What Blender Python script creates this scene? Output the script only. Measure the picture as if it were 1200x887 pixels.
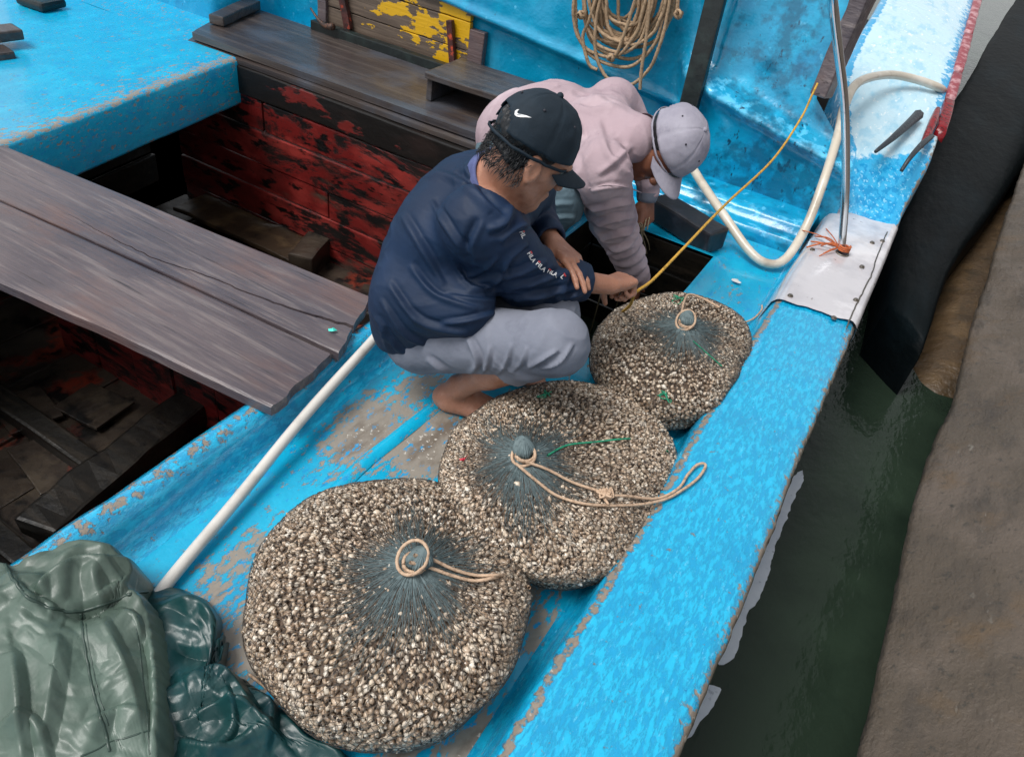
import bpy, bmesh, math, random
import numpy as np
from mathutils import Vector, Matrix, geometry
from mathutils.bvhtree import BVHTree
R_=math.radians
random.seed(7); RNG=np.random.default_rng(7)
S=bpy.context.scene; COL=S.collection
for o in list(bpy.data.objects): bpy.data.objects.remove(o)
# ------------------------------------------------------------------ camera, sky, sun, exposure
F_PX,PITCH,ROLL,CAMH=900.0,38.3,10.0,1.5
YAW=R_(24.2353)
def _cam_axes():
    p,r=R_(PITCH),R_(ROLL)
    f=np.array([0,math.cos(p),-math.sin(p)]); u0=np.array([0,math.sin(p),math.cos(p)]); r0=np.array([1.,0,0])
    Rt=math.cos(r)*r0+math.sin(r)*u0; U=-math.sin(r)*r0+math.cos(r)*u0
    c,s=math.cos(YAW),math.sin(YAW); M=np.array([[c,-s,0],[s,c,0],[0,0,1]])
    return M@Rt,M@U,M@f
CR,CU,CF=_cam_axes(); CC=np.array([0,0,CAMH])
cam=bpy.data.cameras.new('camera'); co=bpy.data.objects.new('camera',cam); COL.objects.link(co)
co.matrix_world=Matrix(((CR[0],CU[0],-CF[0],CC[0]),(CR[1],CU[1],-CF[1],CC[1]),(CR[2],CU[2],-CF[2],CC[2]),(0,0,0,1)))
cam.sensor_width=36; cam.lens=F_PX/1200*36; cam.clip_start=.02; cam.clip_end=500; S.camera=co
SUN_EL,SUN_AZ=R_(60),R_(215)
W=bpy.data.worlds.new('World'); S.world=W; W.use_nodes=True
nt=W.node_tree; nt.nodes.clear()
sky=nt.nodes.new('ShaderNodeTexSky'); sky.sky_type='NISHITA'; sky.sun_disc=False
sky.sun_elevation=SUN_EL; sky.sun_rotation=SUN_AZ; sky.dust_density=2; sky.air_density=1.0; sky.ozone_density=1
hs=nt.nodes.new('ShaderNodeHueSaturation'); hs.inputs['Saturation'].default_value=.12
bg=nt.nodes.new('ShaderNodeBackground'); bg.inputs[1].default_value=.118
wo=nt.nodes.new('ShaderNodeOutputWorld')
nt.links.new(sky.outputs[0],hs.inputs['Color']); nt.links.new(hs.outputs[0],bg.inputs[0]); nt.links.new(bg.outputs[0],wo.inputs[0])
sl=bpy.data.lights.new('sun','SUN'); sl.energy=1.9; sl.angle=R_(26); sl.color=(1,.97,.93)
so=bpy.data.objects.new('sun',sl); COL.objects.link(so)
sd=Vector((math.sin(SUN_AZ)*math.cos(SUN_EL),math.cos(SUN_AZ)*math.cos(SUN_EL),math.sin(SUN_EL)))
so.rotation_euler=sd.to_track_quat('Z','Y').to_euler(); so.location=(0,0,8)
S.view_settings.view_transform='Standard'; S.view_settings.look='None'; S.view_settings.gamma=1
S.view_settings.exposure=.5
# ------------------------------------------------------------------ geometry helpers
def ray(x,y): return (x-600)*CR-(y-443.5)*CU+F_PX*CF
def at(x,y,z=0.):            # the place at height z seen at a point of the photograph
    d=ray(x,y); return CC+d*((z-CAMH)/d[2])
def aty(x,y,Y):
    d=ray(x,y); return CC+d*(Y/d[1])
def proj(P):
    v=np.asarray(P)-CC; zz=v@CF
    return np.stack([600+F_PX*(v@CR)/zz,443.5-F_PX*(v@CU)/zz],-1)
def _h(ix,iy,iz,s):
    n=(ix*374761393+iy*668265263+iz*2147483647+s*1274126177)&0xffffffff
    n=((n^(n>>13))*1274126177)&0xffffffff
    return ((n^(n>>16))&0xffff)/65535.0
def vnoise(P,seed=0):        # value noise, -1..1
    P=np.asarray(P,float); I=np.floor(P).astype(np.int64); f=P-I; f=f*f*(3-2*f); o=0
    for dx in (0,1):
        for dy in (0,1):
            for dz in (0,1):
                w=(f[...,0] if dx else 1-f[...,0])*(f[...,1] if dy else 1-f[...,1])*(f[...,2] if dz else 1-f[...,2])
                o=o+w*_h(I[...,0]+dx,I[...,1]+dy,I[...,2]+dz,seed)
    return o*2-1
def fbm(P,oct=3,seed=0):
    o=0;a=1;P=np.asarray(P,float)
    for i in range(oct): o=o+a*vnoise(P,seed+i); P=P*2.03+7.1; a*=.5
    return o
def mesh_np(V,Fc):
    V=np.asarray(V,float); me=bpy.data.meshes.new('m')
    if isinstance(Fc,np.ndarray):
        n,k=Fc.shape; me.vertices.add(len(V)); me.vertices.foreach_set('co',V.astype(np.float32).ravel())
        me.loops.add(n*k); me.loops.foreach_set('vertex_index',Fc.astype(np.int32).ravel())
        me.polygons.add(n); me.polygons.foreach_set('loop_start',np.arange(0,n*k,k,dtype=np.int32))
        try: me.polygons.foreach_set('loop_total',np.full(n,k,dtype=np.int32))
        except Exception: pass
        me.update(calc_edges=True); me.validate()
    else: me.from_pydata([tuple(v) for v in V],[],Fc); me.update()
    return me
def link(name,me,mt,parent=None,smooth=True,**props):
    me.name=name; o=bpy.data.objects.new(name,me); COL.objects.link(o)
    for m in (mt if isinstance(mt,(list,tuple)) else [mt]): me.materials.append(m)
    if smooth and len(me.polygons): me.polygons.foreach_set('use_smooth',[True]*len(me.polygons))
    if parent: o.parent=parent
    for k,v in props.items(): o[k]=v
    return o
def obj(name,V,Fc,mt,parent=None,smooth=True,**p): return link(name,mesh_np(V,Fc),mt,parent,smooth,**p)
def thing(name,label,cat,group=None,loc=(0,0,0)):
    o=bpy.data.objects.new(name,None); COL.objects.link(o); o.location=loc
    o.empty_display_size=.05; o['label']=label; o['category']=cat
    if group: o['group']=group
    return o
def tag(o,label,cat,group=None):
    o['label']=label; o['category']=cat
    if group: o['group']=group
    return o
def attr(o,name,vals):
    a=o.data.attributes.new(name,'FLOAT','POINT'); a.data.foreach_set('value',np.asarray(vals,np.float32))
def gridf(nu,nv,wrap=False):
    i=np.arange(nu-(0 if wrap else 1))[:,None]; j=np.arange(nv-1)[None,:]; i2=(i+1)%nu
    return np.stack([i*nv+j,i2*nv+j,i2*nv+j+1,i*nv+j+1],-1).reshape(-1,4)
def catmull(pts,step=.012,closed=False):
    P=np.array(pts,float); n=len(P); out=[]
    rng=range(n) if closed else range(n-1)
    for i in rng:
        if closed: p0,p1,p2,p3=P[(i-1)%n],P[i],P[(i+1)%n],P[(i+2)%n]
        else: p0,p1,p2,p3=P[max(i-1,0)],P[i],P[i+1],P[min(i+2,n-1)]
        m=max(2,int(np.linalg.norm(p2-p1)/step))
        for k in range(m):
            t=k/m; out.append(.5*((2*p1)+(-p0+p2)*t+(2*p0-5*p1+4*p2-p3)*t*t+(-p0+3*p1-3*p2+p3)*t**3))
    if not closed: out.append(P[-1])
    return np.array(out)
def frames(P,closed=False):
    T=np.gradient(P,axis=0)
    if closed: T=np.roll(P,-1,0)-np.roll(P,1,0)
    T/=np.linalg.norm(T,axis=1)[:,None]+1e-9
    N=np.zeros_like(P); n=np.cross(T[0],[.3,.5,.81]); n/=np.linalg.norm(n)
    for i in range(len(P)):
        n=n-T[i]*(n@T[i]); n/=np.linalg.norm(n)+1e-9; N[i]=n
    return T,N,np.cross(T,N)
def tube_np(P,r,sides=8,closed=False,twist=0,lobes=3,depth=.16,cap=True):
    P=np.asarray(P,float); T,N,B=frames(P,closed); n=len(P)
    s=np.concatenate([[0],np.cumsum(np.linalg.norm(np.diff(P,axis=0),axis=1))])
    a=np.arange(sides)*2*math.pi/sides; rr=np.broadcast_to(np.asarray(r,float),(n,))[:,None]
    rad=rr*(1+(depth*np.cos(lobes*(a[None,:]-twist*s[:,None])) if twist else 0*a[None,:]))
    V=P[:,None,:]+N[:,None,:]*(np.cos(a)[None,:,None]*rad[...,None])+B[:,None,:]*(np.sin(a)[None,:,None]*rad[...,None])
    V=V.reshape(-1,3); i=np.arange(n if closed else n-1)[:,None]; j=np.arange(sides)[None,:]; i2=(i+1)%n; j2=(j+1)%sides
    Fq=np.stack([i*sides+j,i*sides+j2,i2*sides+j2,i2*sides+j],-1).reshape(-1,4)
    return V,Fq
def join_np(L):
    V=[];Fs=[];o=0
    for v,f in L: V.append(v); Fs.append(f+o); o+=len(v)
    return np.concatenate(V),np.concatenate(Fs)
def tube(name,pts,r,mt,parent=None,step=.012,sides=8,closed=False,twist=0,raw=False,**k):
    P=np.array(pts,float) if raw else catmull(pts,step,closed)
    if not np.isscalar(r): r=np.interp(np.linspace(0,1,len(P)),np.linspace(0,1,len(r)),r)
    V,Fq=tube_np(P,r,sides,closed,twist)
    n=len(V)
    if not closed:   # end caps
        V=np.concatenate([V,[P[0],P[-1]]]); L=len(P)-1
        caps=[[n,(j+1)%sides,j,j] for j in range(sides)]+[[n+1,L*sides+j,L*sides+(j+1)%sides,L*sides+(j+1)%sides] for j in range(sides)]
        faces=[list(map(int,f)) for f in Fq]+[c[:3] for c in caps]
        return obj(name,V,faces,mt,parent,**k)
    return obj(name,V,Fq,mt,parent,**k)
def rbox(name,size,mt,parent=None,bev=.006,cuts=0,noise=0,seed=0,M=None,seg=2,nscale=8,**k):
    bm=bmesh.new(); bmesh.ops.create_cube(bm,size=1)
    for v in bm.verts: v.co=Vector((v.co.x*size[0],v.co.y*size[1],v.co.z*size[2]))
    if bev: bmesh.ops.bevel(bm,geom=bm.edges[:],offset=bev,segments=seg,affect='EDGES',profile=.6)
    ax=int(np.argmax(size))
    for c in range(cuts):
        t=(c+1)/(cuts+1)-.5; no=[0,0,0]; no[ax]=1; cc=[0,0,0]; cc[ax]=t*size[ax]
        bmesh.ops.bisect_plane(bm,geom=bm.verts[:]+bm.edges[:]+bm.faces[:],plane_co=cc,plane_no=no)
    if noise:
        V=np.array([v.co[:] for v in bm.verts]); D=np.stack([fbm(V*nscale+seed*3.7+s*11,2,s) for s in (1,2,3)],-1)*noise
        for v,d in zip(bm.verts,D): v.co+=Vector(d)
    me=bpy.data.meshes.new(name); bm.to_mesh(me); bm.free()
    if M is not None: me.transform(M)
    sm=k.pop('smooth',False)
    return link(name,me,mt,parent,sm,**k)
def frame_m(o,x,y=None,z=None):
    x=Vector(x).normalized(); z=Vector(z or (0,0,1)); y2=z.cross(x).normalized(); z2=x.cross(y2)
    o=Vector(o); return Matrix(((x.x,y2.x,z2.x,o.x),(x.y,y2.y,z2.y,o.y),(x.z,y2.z,z2.z,o.z),(0,0,0,1)))
def sheet(poly,z):  # flat polygon
    return [(p[0],p[1],z) for p in poly],[list(range(len(poly)))]
# ------------------------------------------------------------------ materials
def C(h):
    v=[int(h[i:i+2],16)/255 for i in (0,2,4)]
    return tuple(x/12.92 if x<=.04045 else ((x+.055)/1.055)**2.4 for x in v)+(1,)
def mat(name,base,rough=.5,layers=(),bump=None,bump2=None,metal=0,coat=0,rnd=None,spec=.5,sss=0,trans=0):
    """base colour + masked layers: (colour, scale, lo, hi, dict(stretch, attr, k, rough, metal, kind, detail))"""
    m=bpy.data.materials.new(name); m.use_nodes=True; t=m.node_tree; N=t.nodes; L=t.links
    b=N['Principled BSDF']; b.inputs['Roughness'].default_value=rough; b.inputs['Metallic'].default_value=metal
    b.inputs['Specular IOR Level'].default_value=spec; b.inputs['Coat Weight'].default_value=coat; b.inputs['Coat Roughness'].default_value=.12
    if sss: b.inputs['Subsurface Weight'].default_value=sss; b.inputs['Subsurface Radius'].default_value=(.012,.005,.003)
    tc=N.new('ShaderNodeTexCoord')
    def vec(st,rot=(0,0,0)):
        mp=N.new('ShaderNodeMapping'); mp.inputs['Scale'].default_value=st; mp.inputs['Rotation'].default_value=rot
        L.new(tc.outputs['Object'],mp.inputs['Vector']); return mp.outputs[0]
    def noise(scale,st=(1,1,1),detail=4,rot=(0,0,0),dist=0,rg=.55):
        n=N.new('ShaderNodeTexNoise'); n.inputs['Scale'].default_value=scale; n.inputs['Detail'].default_value=detail
        n.inputs['Distortion'].default_value=dist; n.inputs['Roughness'].default_value=rg
        L.new(vec(st,rot),n.inputs['Vector']); return n.outputs['Fac']
    def mix(f,a,c,dt='RGBA'):
        x=N.new('ShaderNodeMix'); x.data_type=dt
        i0,i1=(6,7) if dt=='RGBA' else (2,3)
        if isinstance(f,float): x.inputs[0].default_value=f
        else: L.new(f,x.inputs[0])
        for i,v in ((i0,a),(i1,c)):
            if hasattr(v,'is_linked') or hasattr(v,'links'): L.new(v,x.inputs[i])
            else: x.inputs[i].default_value=v
        return x.outputs[2 if dt=='RGBA' else 0]
    def math_(op,a,b_=None):
        x=N.new('ShaderNodeMath'); x.operation=op
        for i,v in enumerate((a,b_)):
            if v is None: continue
            if isinstance(v,(int,float)): x.inputs[i].default_value=v
            else: L.new(v,x.inputs[i])
        return x.outputs[0]
    col=base; rg=rough
    if rnd:   # per-piece colour
        if rnd[0]=='island': g=N.new('ShaderNodeNewGeometry'); src=g.outputs['Random Per Island']
        else: g=N.new('ShaderNodeObjectInfo'); src=g.outputs['Random']
        rp=N.new('ShaderNodeValToRGB'); cs=rnd[1]; e=rp.color_ramp.elements
        for i,c in enumerate(cs):
            if i<2: e[i].color=c; e[i].position=i/(len(cs)-1)
            else: q=e.new(i/(len(cs)-1)); q.color=c
        for i in range(len(cs)): e[i].position=min(1,i/(len(cs)-1)); 
        for i,c in enumerate(cs): e[i].color=c
        rp.color_ramp.interpolation=rnd[2] if len(rnd)>2 else 'LINEAR'
        L.new(src,rp.inputs[0]); col=rp.outputs[0]
    hts=[]
    for ly in layers:
        c,sc,lo,hi=ly[:4]; o=ly[4] if len(ly)>4 else {}
        f=noise(sc,o.get('stretch',(1,1,1)),o.get('detail',5),o.get('rot',(0,0,0)),o.get('dist',0),o.get('rg',.6))
        if 'attr' in o:
            a=N.new('ShaderNodeAttribute'); a.attribute_name=o['attr']
            f=math_('ADD',f,math_('MULTIPLY',a.outputs['Fac'],o.get('k',.5)))
        mr=N.new('ShaderNodeMapRange'); mr.inputs[1].default_value=lo; mr.inputs[2].default_value=hi; L.new(f,mr.inputs[0])
        mk=mr.outputs[0]
        if 'a' in o: mk=math_('MULTIPLY',mk,o['a'])
        col=mix(mk,col,c)
        if 'rough' in o: rg=mix(mk,rg,o['rough'],'FLOAT')
        if o.get('h'): hts.append((mk,o['h']))
    for sock,v in (('Base Color',col),('Roughness',rg)):
        if isinstance(v,(tuple,float,int)): b.inputs[sock].default_value=v
        else: L.new(v,b.inputs[sock])
    prev=None
    def addbump(h,st,dist):
        nonlocal prev
        x=N.new('ShaderNodeBump'); x.inputs['Strength'].default_value=st; x.inputs['Distance'].default_value=dist
        L.new(h,x.inputs['Height'])
        if prev is not None: L.new(prev,x.inputs['Normal'])
        prev=x.outputs[0]
    for bb in (bump,bump2):
        if bb: addbump(noise(bb[0],bb[3] if len(bb)>3 else (1,1,1),bb[4] if len(bb)>4 else 4),1.0,bb[1] if len(bb)<3 or bb[2] is None else bb[1])
    for mk,h in hts: addbump(mk,1.0,h)
    if prev is not None: L.new(prev,b.inputs['Normal'])
    return m
BLUE=C('0a8fd0'); BLUE_D=C('0878b4'); CYAN=C('3cb8ee'); WOODG=C('8d8378'); PALE=C('a9d8ee')
m_deck=mat('blue_deck_paint',C('02a3cc'),.34,[
   (C('10b4da'),9,.48,.62,dict(stretch=(1,.5,1),a=.7)),(C('0388bc'),5,.55,.7,dict(a=.6)),
   (C('8f887e'),60,.60,.655,dict(attr='wear',k=.36,rough=.6,h=-.0007,stretch=(1,.4,1),detail=9,rg=.7)),
   (C('6f655a'),18,.74,.92,dict(attr='wear',k=.34,rough=.65,stretch=(1,.4,1))),
   (C('0594cc'),44,.575,.61,dict(stretch=(1,.45,1),detail=9,rg=.72)),(C('c9c4ba'),75,.80,.84,dict(attr='wear',k=.20)),
   (C('14283a'),70,.74,.765,dict(rough=.6)),(C('1d3440'),26,.77,.8,{}),(C('9fb4bb'),46,.735,.76,dict(rough=.5))],bump=(55,.0016),bump2=(9,.004),coat=.55)
m_gun=mat('blue_gunwale_paint',C('14b2de'),.27,[
   (C('0296c8'),54,.465,.545,dict(stretch=(1.6,.45,1),rot=(0,0,.3),h=-.0006,rg=.72,detail=9,a=.9)),(C('0292c4'),7,.54,.64,dict(stretch=(1,.5,1),a=.55)),
   (C('62c8ee'),80,.60,.66,dict(stretch=(1.4,.45,1),rot=(0,0,.3),rg=.7,detail=8,a=.6)),  # lighter flakes put wet sky highlights into the colour
   (C('0a5fa6'),62,.725,.745,{}),(C('4a4038'),60,.765,.785,{}),(C('8b8074'),50,.66,.74,dict(attr='wear',k=.46,rough=.75,h=-.002,detail=9)),
   (C('55483d'),24,.85,.95,dict(attr='wear',k=.42,rough=.8)),(C('c3bcb0'),46,.86,.94,dict(attr='wear',k=.42,rough=.7))],bump=(60,.003,None,(1.3,.5,1),6),bump2=(10,.004),coat=.9)
m_wall=mat('blue_wall_paint',C('0296c2'),.3,[
   (C('16b0dc'),6,.5,.66,dict(a=.8)),(C('0278ac'),4,.54,.72,dict(a=.8)),(C('5fc6ee'),22,.64,.72,dict(attr='wear',k=.2,a=.8,detail=8)),
   (C('0e3f5a'),34,.69,.74,dict(stretch=(1,1,.5),attr='dark_zone',k=.08)),(C('07516f'),13,.64,.8,dict(attr='dark_zone',k=.22,a=.7)),
   (C('8a9aa0'),60,.75,.78,{})],bump=(40,.002),bump2=(11,.006),coat=.5)
m_raised=mat('sky_sheen_blue_paint',C('bfe0ee'),.25,[  # near-white tones put the wet sky reflection into the paint colour
   (C('a3d2e8'),14,.5,.62,dict(stretch=(1,.4,1))),(C('e6f2f7'),40,.60,.68,dict(stretch=(1,.4,1))),
   (C('2fa9dc'),16,.86,.96,dict(attr='rough',k=.62,detail=8)),(C('0c8fc8'),34,.96,1.06,dict(attr='rough',k=.5)),(C('7cc6e6'),60,1.02,1.06,dict(attr='rough',k=.45)),
   (C('2c9fd2'),24,.80,.9,dict(attr='edge',k=.5,detail=8)),(C('3d4b52'),80,.76,.78,{}),
   (C('8b8074'),34,.75,.82,dict(attr='wear',k=.5,rough=.75))],bump=(70,.0016),bump2=(22,.005),coat=.4)
GREY_W=[(C('655a5c'),4,.45,.7,dict(stretch=(.5,2,2),detail=8)),(C('403a42'),2.0,.46,.64,dict(stretch=(.7,1.5,1),a=.8)),(C('766c6b'),11,.52,.66,dict(stretch=(.3,4,4),detail=9,a=.8)),
   (C('2c2628'),30,.60,.70,dict(stretch=(.12,4,4),detail=9)),(C('6d4f46'),2.6,.54,.70,dict(stretch=(.6,1.5,1),a=.7)),(C('8d8686'),60,.66,.76,dict(stretch=(.5,2.5,2),detail=9,a=.7)),(C('1c1718'),70,.72,.75,dict(stretch=(.2,2,2)))]
m_plank=mat('wet_grey_wood',C('5a5053'),.36,GREY_W,bump=(9,.0035,None,(.12,6,6),9),bump2=(40,.0016,None,(.25,3,3)),spec=.6,coat=.15)
m_thwart=mat('dark_oiled_wood',C('3a3230'),.36,[(C('514843'),6,.45,.65,dict(stretch=(.2,4,4),detail=8)),(C('4a4f59'),3,.5,.66,dict(a=.7)),
   (C('1d1918'),18,.6,.72,dict(stretch=(.08,5,5),detail=8)),(C('6b5b4b'),9,.64,.75,dict(stretch=(.15,3,3)))],bump=(14,.003,None,(.12,5,5),8),coat=.25)
m_red=mat('peeling_red_paint',C('6a1a18'),.42,[(C('8c302b'),8,.47,.62,dict(stretch=(.5,1,1))),(C('551514'),10,.55,.7,dict(stretch=(.3,1,1))),
   (C('120d0c'),3.6,.50,.565,dict(stretch=(.5,1,1.5),detail=10,h=-.001,rough=.5,rg=.72,dist=.8)),(C('2e1a16'),2.2,.52,.7,dict(a=.7)),(C('0c0909'),20,.55,.60,dict(stretch=(.35,1,1),detail=8)),
   (C('4d4036'),5,.62,.7,dict(stretch=(.3,1,1),a=.8)),(C('b1847a'),50,.73,.77,{}),(C('3f8fb0'),46,.805,.82,{})],bump=(22,.002,None,(.4,1,1),8),bump2=(6,.004))
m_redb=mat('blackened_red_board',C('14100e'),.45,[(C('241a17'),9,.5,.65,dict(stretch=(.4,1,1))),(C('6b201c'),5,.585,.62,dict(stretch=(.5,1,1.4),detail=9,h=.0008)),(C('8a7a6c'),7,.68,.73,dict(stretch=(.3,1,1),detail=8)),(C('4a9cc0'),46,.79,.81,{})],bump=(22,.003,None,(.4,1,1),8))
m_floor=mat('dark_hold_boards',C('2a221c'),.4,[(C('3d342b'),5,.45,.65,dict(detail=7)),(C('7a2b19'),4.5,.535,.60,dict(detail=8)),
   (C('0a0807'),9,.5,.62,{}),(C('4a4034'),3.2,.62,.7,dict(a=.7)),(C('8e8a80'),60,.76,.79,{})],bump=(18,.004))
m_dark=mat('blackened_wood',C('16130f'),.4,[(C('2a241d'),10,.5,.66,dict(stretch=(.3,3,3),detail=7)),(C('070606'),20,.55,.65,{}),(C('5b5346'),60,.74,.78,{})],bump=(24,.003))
m_black=mat('dark_green_paint_post',C('0d1718'),.4,[(C('1f2c2b'),14,.5,.7,{}),(C('04090a'),9,.55,.7,{}),(C('6c7670'),70,.74,.78,{})],bump=(30,.0015))
m_yellow=mat('flaking_yellow_paint',C('574a40'),.6,[(C('6f6053'),16,.45,.65,dict(stretch=(.2,4,4),detail=8)),(C('332a25'),22,.6,.72,dict(stretch=(.08,5,5),detail=8)),
   (C('8a4a22'),5,.62,.72,{}),(C('d2a313'),24,.60,.625,dict(attr='yel',k=.32,rough=.4,stretch=(.45,1,1),detail=7,h=.0012)),(C('a77c10'),50,.70,.76,dict(attr='yel',k=.1))],bump=(20,.002,None,(.15,4,4),7))
m_batten=mat('red_brown_batten',C('4a2420'),.5,[(C('2b1716'),14,.5,.65,{}),(C('c24a2a'),12,.6,.66,{}),(C('7d5a4c'),40,.66,.74,{})],bump=(30,.002))
m_metal=mat('wet_sheet_metal',C('ccc9cd'),.22,[(C('bdbabf'),5,.45,.65,{}),(C('e6e4e7'),3,.52,.66,{}),(C('6b625c'),30,.68,.76,{}),(C('4b3b30'),60,.76,.8,{})],bump=(6,.006),bump2=(60,.0008),metal=.15,coat=.5)
m_steel=mat('polished_steel',C('dfe2e6'),.2,[(C('9aa0a8'),20,.6,.75,dict(rough=.3))],metal=1.0)
m_screw=mat('rusty_steel',C('7d776f'),.4,[(C('4a3a2e'),90,.5,.65,{})],metal=.7)
m_redrub=mat('red_rub_strip',C('8c3f48'),.45,[(C('b98d92'),18,.48,.62,{}),(C('6a141f'),26,.6,.7,{}),(C('241a1c'),40,.7,.75,{})],bump=(40,.003))
m_redpaint=mat('wet_red_paint',C('7d0d18'),.25,[(C('3c070d'),40,.5,.65,{})],bump=(60,.003))
m_torn=mat('torn_black_rubber',C('2c3238'),.4,[(C('5d666c'),50,.6,.7,{})],bump=(70,.003))
m_hull=mat('dark_hull_side',C('2a1d1b'),.4,[(C('4a1c1a'),8,.5,.65,{}),(C('12100f'),14,.55,.7,{})],bump=(20,.003))
def m_rope(n,c,c2): return mat(n,C(c),.75,[(C(c2),90,.5,.7,{}),(C(c2),14,.55,.75,dict(a=.6))],bump=(260,.0015))
m_coil=m_rope('manila_rope','a98f72','6d5844'); m_cord=m_rope('pale_cord','c2a68c','8f745e'); m_yrope=m_rope('yellow_rope','c79a3c','8a6a26')
m_green=m_rope('green_cord','1f8a68','0d5a48'); m_orange=m_rope('orange_twine','c4693c','8a4322'); m_string=m_rope('pale_string','a09277','5d5444')
m_hose=mat('cream_hose',C('c6bdad'),.32,[(C('a5988a'),9,.5,.7,{}),(C('d9d3c8'),6,.5,.68,{}),(C('6b5a48'),40,.7,.76,{})],bump=(60,.0008),coat=.2)
m_pipe=mat('white_pipe',C('d3d0ca'),.3,[(C('b6b1aa'),7,.5,.7,{}),(C('8b7b6a'),50,.72,.78,{})],coat=.2)
m_net=mat('teal_net_twine',C('5f6f72'),.7,[(C('465659'),90,.5,.65,{}),(C('7d8b8c'),30,.6,.75,{})])
m_netb=mat('brown_grey_net_twine',C('554d46'),.6,[(C('3d3731'),40,.5,.65,{}),(C('7b7368'),30,.6,.75,{})])
m_core=mat('gap_between_shells',C('5e4c3d'),.6,[(C('2a2019'),70,.5,.6,{}),(C('6d5844'),50,.6,.7,{})],bump=(120,.004))
SHC=[C('7d6753'),C('ac9680'),C('cfc2af'),C('8a745f'),C('b8a087'),C('dfd5c6'),C('7a6754'),C('b59d85'),C('d2c1ab'),C('9d8870')]
m_shell=mat('snail_shell_mass',SHC[0],.34,[(C('e6ddcf'),130,.58,.64,{}),(C('3a2b20'),150,.60,.66,{})],rnd=('island',SHC),bump=(200,.0012),coat=.4)
m_shello=mat('snail_shell',SHC[0],.34,[(C('e6ddcf'),130,.58,.64,{}),(C('3a2b20'),150,.60,.66,{})],rnd=('obj',SHC),bump=(200,.0012),coat=.4)
m_mouth=mat('shell_opening',C('1d1511'),.6,[(C('3a2a20'),90,.5,.6,{})])
m_coat=mat('grey_green_pvc',C('4a5a51'),.46,[(C('56695f'),5,.45,.65,{}),(C('3a4c43'),7,.58,.7,{}),(C('7c9087'),60,.76,.8,{}),(C('2c3a34'),40,.72,.77,{})],bump=(30,.0014),bump2=(12,.003),coat=.10)
m_coatd=mat('coat_seam',C('33453e'),.4)
m_trou=mat('dark_teal_pvc',C('0f3839'),.4,[(C('184a4c'),5,.5,.68,{}),(C('062930'),7,.56,.7,{})],bump=(26,.0015),bump2=(14,.003),coat=.10)
m_skin=mat('tanned_skin',C('a5735c'),.42,[(C('bc8a73'),11,.45,.65,{}),(C('86543f'),22,.55,.72,dict(a=.8)),(C('c49a86'),60,.62,.72,dict(a=.5)),(C('6b4233'),120,.66,.72,dict(a=.6))],bump=(220,.0010),bump2=(50,.0016),sss=.08)
m_skin2=mat('dark_tanned_skin',C('7f4f3b'),.45,[(C('94624b'),9,.45,.65,{}),(C('653c2d'),14,.58,.72,{})],bump=(160,.0008),sss=.08)
m_navy=mat('navy_polyester',C('14263f'),.6,[(C('1a304f'),4,.45,.66,dict(a=.7)),(C('12223b'),7,.56,.7,dict(a=.6))],bump=(500,.0004),bump2=(30,.0012,None,(.6,.6,2)),spec=.3)
m_pink=mat('dusty_pink_cotton',C('a8949b'),.85,[(C('c6b3b9'),2.6,.47,.62,dict(a=.8)),(C('947f88'),9,.55,.7,dict(a=.6)),(C('806b76'),24,.70,.76,{})],bump=(420,.0007),bump2=(16,.005),spec=.25)
m_grey=mat('grey_cotton',C('777b88'),.8,[(C('868a96'),4,.45,.65,{}),(C('686c79'),10,.56,.7,{})],bump=(500,.0005),bump2=(18,.004),spec=.3)
m_jean=mat('slate_denim',C('4c616c'),.8,[(C('5f7681'),6,.45,.65,{}),(C('3b4d57'),24,.55,.7,dict(stretch=(1,1,.4)))],bump=(300,.001),bump2=(22,.004))
m_capn=mat('navy_cap_fabric',C('19252f'),.75,[(C('22313d'),6,.45,.66,{}),(C('3a3f42'),40,.72,.8,{})],bump=(700,.0005),bump2=(26,.002),spec=.3)
m_capg=mat('lilac_grey_cap_fabric',C('8f8c99'),.85,[(C('a5a2ae'),5,.45,.66,{}),(C('7d7a88'),12,.56,.72,{}),(C('6a6874'),50,.72,.78,{})],bump=(600,.0006),bump2=(22,.0025),spec=.25)
m_white=mat('white_print',C('e9e9ea'),.5); m_redp=mat('red_print',C('c63a3c'),.5); m_collar=mat('violet_grey_rib',C('565f8c'),.8,[(C('454d78'),30,.5,.65,{})],bump=(300,.001,None,(1,1,6)))
m_hair=mat('black_hair',C('14161a'),.4,[(C('2b2f35'),30,.55,.7,{})],bump=(200,.002,None,(1,1,.2)))
m_eye=mat('eye_white',C('d8d0c8'),.2); m_lace=mat('dark_eyelet',C('2a2932'),.7)
m_conc=mat('wet_concrete',C('4e453b'),.42,[(C('5a5047'),3,.45,.62,dict(rot=(0,0,.3))),(C('423b34'),9,.5,.68,dict(stretch=(1.2,.5,1))),(C('5a4935'),4.5,.56,.7,dict(a=.8)),
   (C('3a3630'),30,.6,.7,{}),(C('7d7870'),70,.70,.76,dict(stretch=(1,.25,1))),(C('6a655d'),24,.68,.76,dict(stretch=(1,.4,1)))],bump=(40,.006,None,(1,.6,1),9),bump2=(130,.003,None,(1,.7,1),6))
m_foot=mat('muddy_wet_concrete',C('4a3a27'),.45,[(C('5d4a32'),6,.45,.62,{}),(C('3b3020'),9,.52,.68,{}),(C('7d6f58'),36,.66,.74,{}),(C('201a12'),20,.64,.74,{})],bump=(22,.012),bump2=(70,.003))
m_bmass=mat('dull_black',C('050a0c'),.6,[(C('0b1519'),4,.5,.7,dict(stretch=(1,.3,1))),(C('20201c'),30,.72,.78,dict(stretch=(1,.4,1)))],bump=(16,.010,None,(1,.35,1)),spec=.10)
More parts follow.
